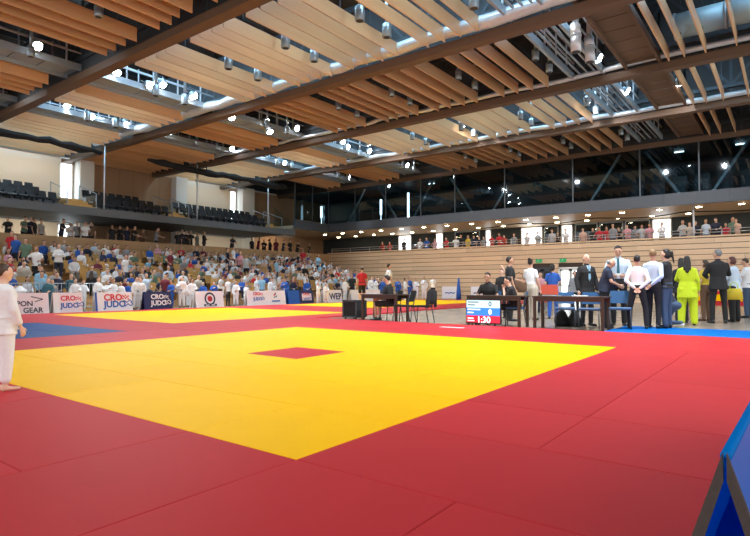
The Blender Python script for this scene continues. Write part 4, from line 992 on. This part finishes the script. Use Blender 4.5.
stand(531, 320, 259, -25, dict(top='tucked', sleeve='short', c='white', bc='beige', hair='bun', hairc='dark', fem=True, legw=1.55, la='fwd', ra='down'), 'woman with dark hair bun in white top and wide beige trousers')
pp = gp(523, 320, ZF)
tb = empty('tote_bag', pp + Vector((-.15, .05, .80))); tb.rotation_euler = (0,0,R(120)); tag(tb, 'brown woven round bag carried by the woman with a hair bun', 'bag')
MB().loft([(0,0,0,.16,.05),(0,0,.06,.22,.07),(0,0,.28,.22,.07),(0,0,.40,.14,.04)], 18).obj('bag_body', CL['brown'], tb, True); MB().tube([(-.12,0,.36),(-.1,0,.52),(0,0,.58),(.1,0,.52),(.12,0,.36)], .012, 8).obj('strap', CL['brown'], tb, True)
stand(553, 319, 264, -15, dict(top='out', sleeve='short', c='blue', bc='blue', hair='pony', hairc='dark', fem=True, ra='fwd', la='down'), 'woman with dark ponytail in blue shirt and trousers behind the table')
stand(575, 314, 271, 180, dict(top='out', sleeve='long', c='grey', bc='black', hair='short', hairc='dark', fem=True), 'person in grey top standing before the bright doorway')
stand(541, 313, 272, 150, dict(top='out', sleeve='long', c='pink', bc='navy', hair='bob', hairc='brown', fem=True), 'woman in pink top standing behind the woman in blue')
# left table: man seated from behind
person(dict(h=1.72, sit=True, lean=10, top='out', sleeve='short', c='black', bc='black', bottom='shorts', bottomname='shorts', hair='short', hairc='dark', ra='table', la='table', shoe='black', skin=1, wide=1.05), (12.72, atX(391,300,12.72).y, ZF), R(100), 'man in black T-shirt and shorts sitting at the table with the black case')
stand(389, 303, 264, -70, dict(top='out', sleeve='short', c='white', bc='navy', hair='short', hairc='dark', ra='down', la='hip', skin=1), 'man in white T-shirt walking beyond the seated man in black', z=0)
stand(362, 303.5, 267, 20, dict(top='out', sleeve='short', c='red', bc='black', bottom='shorts', bottomname='shorts', hair='short', hairc='brown', ra='down', la='down', wide=1.05), 'man in red T-shirt and black shorts near the advertising boards', z=0)
p91 = stand(91, 308.5, 271, -10, dict(top='jacket', sleeve='long', c='black', bc='black', hair='long', hairc='brown', fem=True, shoe='yellow'), 'woman in long black coat and yellow shoes between two advertising boards', z=ZF)
stand(152, 303, 268, 5, dict(top='out', sleeve='short', c='black', bc='black', hair='short', hairc='dark', ra='hip', la='hip', wide=1.1), 'broad man in black T-shirt with round print behind the dark blue board', z=ZF)
finish_people()

# ================================================================== FURNITURE
def table(name, x0, x1, y0, y1, h, label, legs=None):
    t = empty(name, ((x0+x1)/2, (y0+y1)/2, ZF)); tag(t, label, 'table'); hx, hy = (x1-x0)/2, (y1-y0)/2
    MB().cbox(-hx, hx, -hy, hy, h-.035, h, .006).obj('tabletop', TABLEW, t)
    for sx in (-1, 1):
        MB().box(sx*(hx-.045)-.012, sx*(hx-.045)+.012, -hy+.04, hy-.04, h-.12, h-.035).obj('apron', TABLEW, t)
        for sy in (-1, 1): MB().box(sx*(hx-.045)-.03, sx*(hx-.045)+.03, sy*(hy-.045)-.03, sy*(hy-.045)+.03, 0, h-.035).obj('leg', TABLEW, t)
    return t
ya, yb = atX(520, 300, 12.5).y, atX(466, 300, 12.5).y
table('official_table', 12.5, 13.1, ya, yb, .76, 'dark brown table behind the scoreboard screen')
yc, yd = atX(604, 300, 12.45).y, atX(532, 300, 12.45).y
table('official_table', 12.45, 13.05, yc, yd, .76, 'dark table in front of the blue chairs, laptop on it')
ye, yf = atX(383, 300, 12.3).y, atX(360.5, 300, 12.3).y
table('official_table', 12.3, 12.95, ye-.45, yf, .76, 'dark brown table beside the black case and the seated man')
# black equipment case
bc_ = empty('equipment_case', (12.95, atX(358,310,12.95).y+.12, ZF)); tag(bc_, 'black equipment case standing on the parquet beside the left table', 'case')
MB().cbox(-.25, .25, -.26, .26, .05, .56, .02).obj('case_body', BLACKF, bc_); MB().box(-.27, -.25, -.27, .27, .05, .09).box(-.27, -.25, -.27, .27, .52, .57).box(-.27, -.25, -.27, -.23, .05, .57).box(-.27, -.25, .23, .27, .05, .57).obj('edge_trim', DSTEEL, bc_)
for sx in (-1,1):
    for sy in (-1,1): MB().tube([(sx*.2,sy*.2-.02,.025),(sx*.2,sy*.2+.02,.025)], .025, 10).obj('castor', DARK, bc_)
# chairs
def chair(loc, az, seatmat, label, group, h=.86):
    c = empty('chair', loc, az-R(90)); tag(c, label, 'chair', group)   # forward = +Y
    MB().cbox(-.23, .23, -.20, .22, .43, .475, .012).obj('seat', seatmat, c)
    MB().add([(-.21,-.21,.56),(.21,-.21,.56),(.21,-.18,.56),(-.21,-.18,.56),(-.20,-.29,h),(.20,-.29,h),(.20,-.265,h),(-.20,-.265,h)],[(3,2,1,0),(4,5,6,7),(0,1,5,4),(1,2,6,5),(2,3,7,6),(3,0,4,7)]).obj('backrest', seatmat, c)
    for sx in (-1, 1):
        MB().tube([(sx*.22,.24,0),(sx*.21,.20,.44)], .013, 8).obj('leg', DSTEEL, c, True)
        MB().tube([(sx*.22,-.27,0),(sx*.21,-.19,.44),(sx*.205,-.22,.62),(sx*.2,-.285,h-.04)], .013, 8).obj('leg', DSTEEL, c, True)
    MB().tube([(-.21,.20,.43),(.21,.20,.43)], .012, 8).tube([(-.21,-.19,.43),(.21,-.19,.43)], .012, 8).obj('seat_frame', DSTEEL, c, True)
    return c
def on(px, X): q = atX(px, 300, X); return (X, q.y, 0.0 if q.y < 3.4 and X < 14.3 else ZF)
chair(on(391, 12.72), R(100), BLACKF, 'black office chair under the man in black T-shirt', None)
chair(on(404, 12.5), R(100), BLACKF, 'empty black chair between the seated man and the chair with the jacket', None)
cj = chair(on(422, 12.55), R(100), BLACKF, 'black chair with a dark jacket hung over its back', None)
jk = empty('hung_jacket', cj.location, R(10)); tag(jk, 'dark jacket hung over the back of a black chair', 'jacket')
MB().loft([(0,-.26,.50,.25,.05),(0,-.27,.62,.27,.07),(0,-.285,.80,.25,.06),(0,-.285,.89,.20,.045),(0,-.285,.91,.12,.03)], 16).obj('jacket_body', BLACKF, jk, True)
for sx in (-1,1): MB().cap((sx*.22,-.29,.82),(sx*.28,-.27,.45),.05,.04).obj('sleeve', BLACKF, jk, True)
chair(on(490, 13.45), R(185), BLUECH, 'blue chair under the man in black polo shirt', None)
chair(on(516, 13.0), face_at(514, 85), BLUECH, 'blue chair under the person with hands at the mouth', None)
for px, lab in ((565, 'blue chair behind the laptop table, black coat below it'), (590, 'blue chair in front of the bald man in the suit'), (620, 'blue chair in front of the tall man with the tie')):
    chair(on(px, 13.42 if px < 600 else 13.2), face_at(px, 180)+R(rs.uniform(-8,8)), BLUECH, lab, None, .84)
# black coats heaped under the chairs
for px, lab, s_ in ((562, 'black coat heaped on the floor under the first blue chair', 1.0), (575, 'black bag slumped under the blue chairs beside the coat', .8)):
    q = on(px, 13.75); b_ = MB()
    b_.loft([(0,0,0,.22*s_,.16*s_),(.02,0,.1,.25*s_,.18*s_),(0,.02,.25,.20*s_,.14*s_),(-.02,0,.36,.12*s_,.09*s_),(0,0,.40,.05,.04)], 14)
    b_.v = [(v[0]*(1+.12*math.sin(9*v[2]+5*v[1])), v[1]*(1+.15*math.sin(7*v[0]+11*v[2])), v[2]) for v in b_.v]
    o = b_.obj('black_coat' if s_ == 1 else 'black_bag', BLACKF, None, True, q); tag(o, lab, 'coat' if s_ == 1 else 'bag')
# laptop with red-orange lid sticker
lp = empty('laptop', (12.62, atX(552,290,12.62).y, ZF+.76), R(90)+R(180)); tag(lp, 'open laptop showing a red and grey lid on the dark table', 'laptop')
MB().cbox(-.19, .19, -.12, .12, 0, .018, .004).obj('keyboard_base', GREYM, lp)
MB().add([(-.19,-.13,.02),(.19,-.13,.02),(.19,-.12,.02),(-.19,-.12,.02),(-.19,-.20,.26),(.19,-.20,.26),(.19,-.19,.26),(-.19,-.19,.26)],[(3,2,1,0),(4,5,6,7),(0,1,5,4),(1,2,6,5),(2,3,7,6),(3,0,4,7)]).obj('lid', plain('salmon_lid', (.62,.20,.14), .4), lp)
MB().box(-.19, .19, -.135, -.128, .02, .055).obj('lid_hinge', CL['grey'], lp)
# papers and small things on the tables
for px, X_, lab, m in ((580, 12.7, 'stack of white papers on the laptop table', CL['white']), (372, 12.6, 'stack of white papers on the table by the black case', CL['white'])):
    q = atX(px, 300, X_); o = MB().box(-.11, .11, -.15, .15, 0, .012).box(-.10, .12, -.14, .155, .0125, .02).obj('paper_stack', m, None, False, (X_, q.y, ZF+.76)); tag(o, lab, 'papers')
# scoreboard screen
tv = empty('scoreboard_screen', (12.34, atX(483, 315, 12.34).y, ZF), 0); tag(tv, 'flat scoreboard screen reading 1:30 standing on the floor before the table', 'screen')
SW, SH, SZ = .46, .29, .37      # half width, half height, centre height (screen faces -X)
MB().box(0, .05, -SW, SW, SZ-SH-.01, SZ+SH).obj('screen_case', DARK, tv)
def band(z0, z1, y0, y1, col, nm, e=.9): MB().box(-.006, 0, y0, y1, z0, z1).obj(nm, glow('screen_'+nm, col, e), tv)
w_ = SW-.02
band(SZ+.09, SZ+SH-.02, -w_, w_, (.42,.66,.72), 'upper_band'); band(SZ-.10, SZ+.09, -w_, w_, (.02,.18,.72), 'middle_band'); band(SZ-SH+.02, SZ-.10, -w_, w_, (.55,.015,.04), 'lower_band')
MB().box(-.0085, -.006, -.22, .22, SZ-SH+.03, SZ-.105).obj('clock_panel', glow('screen_clock', (.42,.01,.03), .8), tv)
wl = glow('screen_white', (.95,.95,.95), 1.0); bl = plain('screen_dark_text', (.02,.04,.06), .5)
rot = (R(90), 0, R(-90))
lettering('1:30', .21, wl, tv, (-.010, -.02, SZ-.205), rot, 'clock_digits', .001, bold=.004)
lettering('0', .17, bl, tv, (-.008, -.19, SZ+.18), rot, 'score_digit', .001, bold=.003); lettering('0', .17, wl, tv, (-.008, -.19, SZ-.01), rot, 'score_digit', .001, bold=.003)
for z_, m_, L in ((SZ+.225, bl, .30), (SZ+.155, bl, .2), (SZ+.045, wl, .34), (SZ-.03, wl, .16), (SZ-.17, wl, .16), (SZ-.23, wl, .18)): MB().box(-.008, -.006, w_-.03-L, w_-.03, z_-.012, z_+.012).obj('text_line', m_, tv)
for sy in (-1,1): MB().box(-.12, .2, sy*.3-.02, sy*.3+.02, 0, .02).box(.0, .04, sy*.3-.015, sy*.3+.015, .02, .12).obj('foot', DARK, tv)

# ================================================================== ADVERTISING BOARDS
WB = plain('board_white', (.80,.79,.80), .5, var=.02); NB = plain('board_navy', (.012,.02,.09), .5, var=.04); RB = plain('print_red', (.62,.03,.05), .5); BB = plain('print_blue', (.01,.11,.42), .5); GB = plain('print_charcoal', (.03,.035,.06), .5); PB = plain('board_pinkish', (.80,.70,.72), .5, var=.02); BLB = plain('board_blue', (.01,.09,.38), .5)
def board(x0, x1, m, label, h=.74, Y=20.9, tilt=10):
    b = empty('advertising_board', ((x0+x1)/2, Y, ZF)); tag(b, label, 'board', 'advertising boards'); hw = (x1-x0)/2; t = math.tan(R(tilt))*h
    MB().add([(-hw,-.02,0),(hw,-.02,0),(hw,.02,0),(-hw,.02,0),(-hw,-.02+t,h),(hw,-.02+t,h),(hw,.02+t,h),(-hw,.02+t,h)],[(3,2,1,0),(4,5,6,7),(0,1,5,4),(1,2,6,5),(2,3,7,6),(3,0,4,7)]).obj('front_panel', m, b)
    fp = b.children[0]
    MB().add([(-hw,.30,0),(hw,.30,0),(hw,.33,0),(-hw,.33,0),(-hw,t+.02,h),(hw,t+.02,h),(hw,t+.05,h),(-hw,t+.05,h)],[(3,2,1,0),(4,5,6,7),(0,1,5,4),(1,2,6,5),(2,3,7,6),(3,0,4,7)]).obj('rear_panel', m, b)
    # a printing frame tilted with the front panel (x right, z up along the panel)
    return fp, (lambda x, z, d=.0: (x, -.024+math.tan(R(tilt))*z-d, z)), (R(90-tilt), 0, 0)
def bars(b, fn, rects, m, nm='logo_bar'):
    for x0, x1, z0, z1 in rects:
        vs = [fn(x0,z0),fn(x1,z0),fn(x1,z1),fn(x0,z1)]; v2 = [(p[0],p[1]-.004,p[2]) for p in vs]
        MB().add(vs+v2, [(0,1,2,3),(7,6,5,4),(4,5,1,0),(5,6,2,1),(6,7,3,2),(7,4,0,3)]).obj(nm, m, b)
def fighter(b, fn, cx, cz, s, m):
    """two abstract ribbon strokes like the throw mark beside the lettering"""
    def stroke(pts):
        for (x0,z0),(x1,z1) in zip(pts[:-1], pts[1:]):
            a, c = Vector(fn(cx+x0*s, cz+z0*s, .004)), Vector(fn(cx+x1*s, cz+z1*s, .004)); yield a, c
    for pts in ([(-.5,.35),(-.1,.1),(.25,.4),(.5,.1)], [(-.35,-.35),(0,-.05),(.3,-.3),(.55,-.1),(.35,.15)]):
        mb = MB()
        for a, c in stroke(pts): mb.bar(a, c, .05*s*2, .006, (0,-1,0))
        mb.obj('logo_stroke', m, b)
def cro(b, fn, rot, cx, s, c1, c2):
    lettering('CRO', .34*s, c1, b, fn(cx-.16*s, .53, .004), rot, bold=.012*s); lettering('JUDO', .34*s, c2, b, fn(cx-.10*s, .27, .004), rot, bold=.012*s)
    k = .055*s
    for i in range(5):
        for j in range(3):
            if (i+j) % 2 == 0: bars(b, fn, [(cx+.2*s+i*k, cx+.2*s+(i+1)*k, .46+j*k+.02*math.sin(i), .46+(j+1)*k+.02*math.sin(i))], c1, 'checker')
    fighter(b, fn, cx+.42*s, .30, .34*s, c2)
x_ = lambda px: atY(px, 300, 20.9).x
b, fn, rt = board(x_(-6), x_(49.5), PB, 'pale board lettered IPPON GEAR beside the child in white')
lettering('IPPON', .25, GB, b, fn(-.02, .37, .003), rt, bold=.006); lettering('GEAR', .25, GB, b, fn(.33, .14, .003), rt, bold=.006)
mbk = MB(); mbk.bar(fn(.28,.62,.004), fn(.66,.52,.004), .03, .006, (0,-1,0)); mbk.bar(fn(.66,.52,.004), fn(.40,.44,.004), .03, .006, (0,-1,0)); mbk.obj('logo_stroke', GB, b)
b, fn, rt = board(x_(54), x_(83), WB, 'white CRO JUDO board with a pink right half beside the IPPON GEAR board'); 
bars(b, fn, [(-.28, .50, .0, .74)], PB, 'tinted_field'); cro(b, lambda x,z,d=0: fn(x,z,d+.005), rt, .12, .72, RB, BB)
b, fn, rt = board(x_(96), x_(133), WB, 'white CRO JUDO board with red and blue logo and a blue side edge'); cro(b, fn, rt, .12, 1.0, RB, BB); bars(b, fn, [(-.74,-.66,0,.74)], BLB, 'side_stripe')
b, fn, rt = board(x_(145), x_(172), NB, 'dark navy CRO JUDO board with white logo'); cro(b, fn, rt, .10, .80, WB, WB)
b, fn, rt = board(x_(196.5), x_(224), WB, 'white board with round dark club emblem')
mbk = MB(); N = 28
for r0, r1, m, nm in ((.21,.29,GB,'emblem_ring'), (.0,.13,RB,'emblem_core')):
    vs = []; fs = []
    for i in range(N):
        a = 2*math.pi*i/N
        for r_ in (r0, r1): vs.append(fn(r_*math.cos(a), .40+r_*math.sin(a), .003))
    fs = [(2*i, 2*i+1, (2*i+3) % (2*N), (2*i+2) % (2*N)) for i in range(N)]
    MB().add(vs, fs).obj(nm, m, b)
bars(b, fn, [(-.34,.34,.07,.17)], GB, 'emblem_base'); bars(b, lambda x,z,d=0: fn(x,z,.005), [(-.24,-.05,.10,.14),(.05,.24,.10,.14)], WB, 'emblem_bar'); fighter(b, lambda x,z,d=0: fn(x,z,d+.003), 0, .40, .2, GB)
b, fn, rt = board(x_(248), x_(286), WB, 'long white board with small red blue logo and second coloured mark'); cro(b, lambda x,z,d=0: fn(x,z+.06,d), rt, -.55, .62, RB, BB)
for dx, dz, m in ((.50,.52,RB),(.62,.44,BB),(.50,.40,plain('print_green',(.1,.4,.12),.5)),(.58,.58,GB)):
    MB().ell(fn(dx,dz,.0),(.05,.008,.06),10,6).obj('logo_dot', m, b)
bars(b, fn, [(.30,.85,.18,.25)], BB, 'text_bar')
b, fn, rt = board(x_(289), x_(300), BLB, 'plain bright blue board next to the long white board')
b, fn, rt = board(x_(300.5), x_(314), NB, 'small navy board with pale CRO JUDO logo'); bars(b, fn, [(-.36,.36,.2,.56)], PB, 'logo_field'); cro(b, lambda x,z,d=0: fn(x,z,d+.006), rt, .0, .5, RB, BB)
b, fn, rt = board(x_(324), x_(342.5), WB, 'white board lettered WEP in dark blue near the seated children'); lettering('WEP', .5, NB, b, fn(.22,.36,.004), rt, bold=.012); mbk = MB().bar(fn(-.62,.18,.004), fn(-.42,.55,.004), .05, .006, (0,-1,0)); mbk.obj('logo_stroke', NB, b)
b, fn, rt = board(x_(352), x_(381), WB, 'white board with small red mark behind the left official table'); fighter(b, fn, -.2, .40, .5, RB); bars(b, fn, [(.1,.7,.34,.42)], BB, 'text_bar')
for p0, p1, lab, m in ((437, 452.5, 'white board with blue script against the wooden wall', BB), (466, 480, 'white board with grey script beside the two people in black', GB)):
    y0, y1 = atX(p1, 292, 33.2).y, atX(p0, 292, 33.2).y
    b = empty('wall_board', (33.9, (y0+y1)/2, ZF)); tag(b, lab, 'board'); hw = (y1-y0)/2
    MB().box(0, .05, -hw, hw, .1, .92).obj('front_panel', WB, b)
    for k in range(5): MB().bar((-.006, hw*.6-k*.26*hw, .45+.06*(k%2)), (-.006, hw*.6-(k+1)*.26*hw, .45+.06*((k+1)%2)), .006, .07).obj('script_stroke', m, b)
    for sy in (-1,1): MB().box(-.1, .15, sy*hw*.8-.02, sy*hw*.8+.02, 0, .1).obj('foot', GREYM, b)
for px, c, m in ((456.5, 'blue', BLB),):
    y = atX(px, 292, 33.0).y
    tag(MB().loft([(0,0,0,.24,.16),(0,0,.6,.18,.14),(0,0,1.5,.05,.05)], 12).obj('folded_banner', m, None, True, (33.3, y, ZF)), 'tapering bright blue folded banner standing by the wooden wall', 'banner', 'folded blue banners')
# steel crowd barriers in front of the tribune
cb = MB()
def barrier(x0, x1, lab):
    b = empty('crowd_barrier', ((x0+x1)/2, 22.35, ZF)); tag(b, lab, 'barrier', 'steel crowd barriers'); hw = (x1-x0)/2
    MB().tube([(-hw,0,.15),(-hw,0,1.08),(hw,0,1.08),(hw,0,.15),(-hw,0,.15)], .02, 8).obj('frame', STEEL, b, True)
    k = -hw+.13; pmm = MB().tube([(0,0,.15),(0,0,1.08)], .009, 6).mesh('bar', STEEL)
    while k < hw-.05: place('bar', pmm, b, (k,0,0)); k += .13
    for sx in (-1,1): MB().box(sx*hw*.8-.02, sx*hw*.8+.02, -.25, .25, 0, .16).obj('foot', STEEL, b)
barrier(7.9, 9.9, 'galvanised crowd barrier in front of the tribune behind the IPPON GEAR board'); barrier(10.0, 12.0, 'galvanised crowd barrier in front of the tribune behind the woman in black coat')
# white plastic bollard tent behind the first board
wt = tag(MB().loft([(0,0,0,.2,.2),(0,0,.75,.18,.18),(0,0,.8,.24,.24),(0,0,.98,.04,.04)], 16).obj('water_dispenser', WB, None, False, (atY(20,285,21.6).x, 21.6, ZF)), 'white peaked stand behind the IPPON GEAR board', 'stand')

def translucent(m, col, f):
    nt = m.node_tree; b = nt.nodes['Principled BSDF']; out = [n for n in nt.nodes if n.type == 'OUTPUT_MATERIAL'][0]
    t = nt.nodes.new('ShaderNodeBsdfTranslucent'); t.inputs[0].default_value = (*col, 1); mx = nt.nodes.new('ShaderNodeMixShader'); mx.inputs[0].default_value = f
    nt.links.new(b.outputs[0], mx.inputs[1]); nt.links.new(t.outputs[0], mx.inputs[2]); nt.links.new(mx.outputs[0], out.inputs[0])
# ================================================================== BLUE A-FRAME BOARD beside the near mat
n0 = Vector((2.02, -.005, 0)); n0 = gp(724.5, 457, .62)
af = empty('a_frame_board', (n0.x, n0.y, .0), R(-1.5)); tag(af, 'blue vinyl A-frame mat board with grey felt edges beside the near red mat', 'board')
AB = plain('a_frame_blue_vinyl', (.004,.29,.80), .3, var=.04); AB.node_tree.nodes['Principled BSDF'].inputs['Specular IOR Level'].default_value = .15; translucent(AB, (.01,.36,.90), .5); FELT = plain('grey_felt_edge', (.055,.05,.046), .95, var=.3, scale=60)
L_, hw_, H_, t_ = 3.0, .20, .62, .026
for s in (1, -1):
    f = lambda x, k, d: (x, s*(hw_*(1-k)+d), H_*k)
    MB().add([f(.012,0,0),f(L_,0,0),f(L_,1,0),f(.012,1,0),f(.012,0,-t_),f(L_,0,-t_),f(L_,.93,-t_*.4),f(.012,.93,-t_*.4)],[(0,1,2,3),(7,6,5,4),(4,5,1,0),(6,7,3,2),(5,6,2,1),(7,4,0,3)]).obj('side_panel', AB, af)
    MB().add([f(0,0,.004),f(.012,0,.004),f(.012,1.012,.006),f(0,1.012,.006),f(0,0,-t_-.004),f(.012,0,-t_-.004),f(.012,.92,-t_*.5),f(0,.92,-t_*.5)],[(0,1,2,3),(7,6,5,4),(4,5,1,0),(6,7,3,2),(5,6,2,1),(7,4,0,3)]).obj('felt_edge', FELT, af)
MB().tube([(.02,0,H_-.004),(L_,0,H_-.004)], .011, 10).obj('ridge', AB, af, True)
MB().box(.03, L_-.03, -hw_+.03, hw_-.03, .0, .012).obj('added_base_sheet', AB, af)  # added blue sheet, makes the interior look brighter
pl = [( .25, -.245*(1-.35)-.0, H_*.35)]
MB().add([(.45,-(hw_*.6+.003),H_*.4),(.8,-(hw_*.6+.003),H_*.4),(.8,-(hw_*.35+.003),H_*.65),(.45,-(hw_*.35+.003),H_*.65)],[(0,1,2,3)]).obj('printed_field', plain('print_pale_blue',(.45,.66,.80),.4), af)
flush()
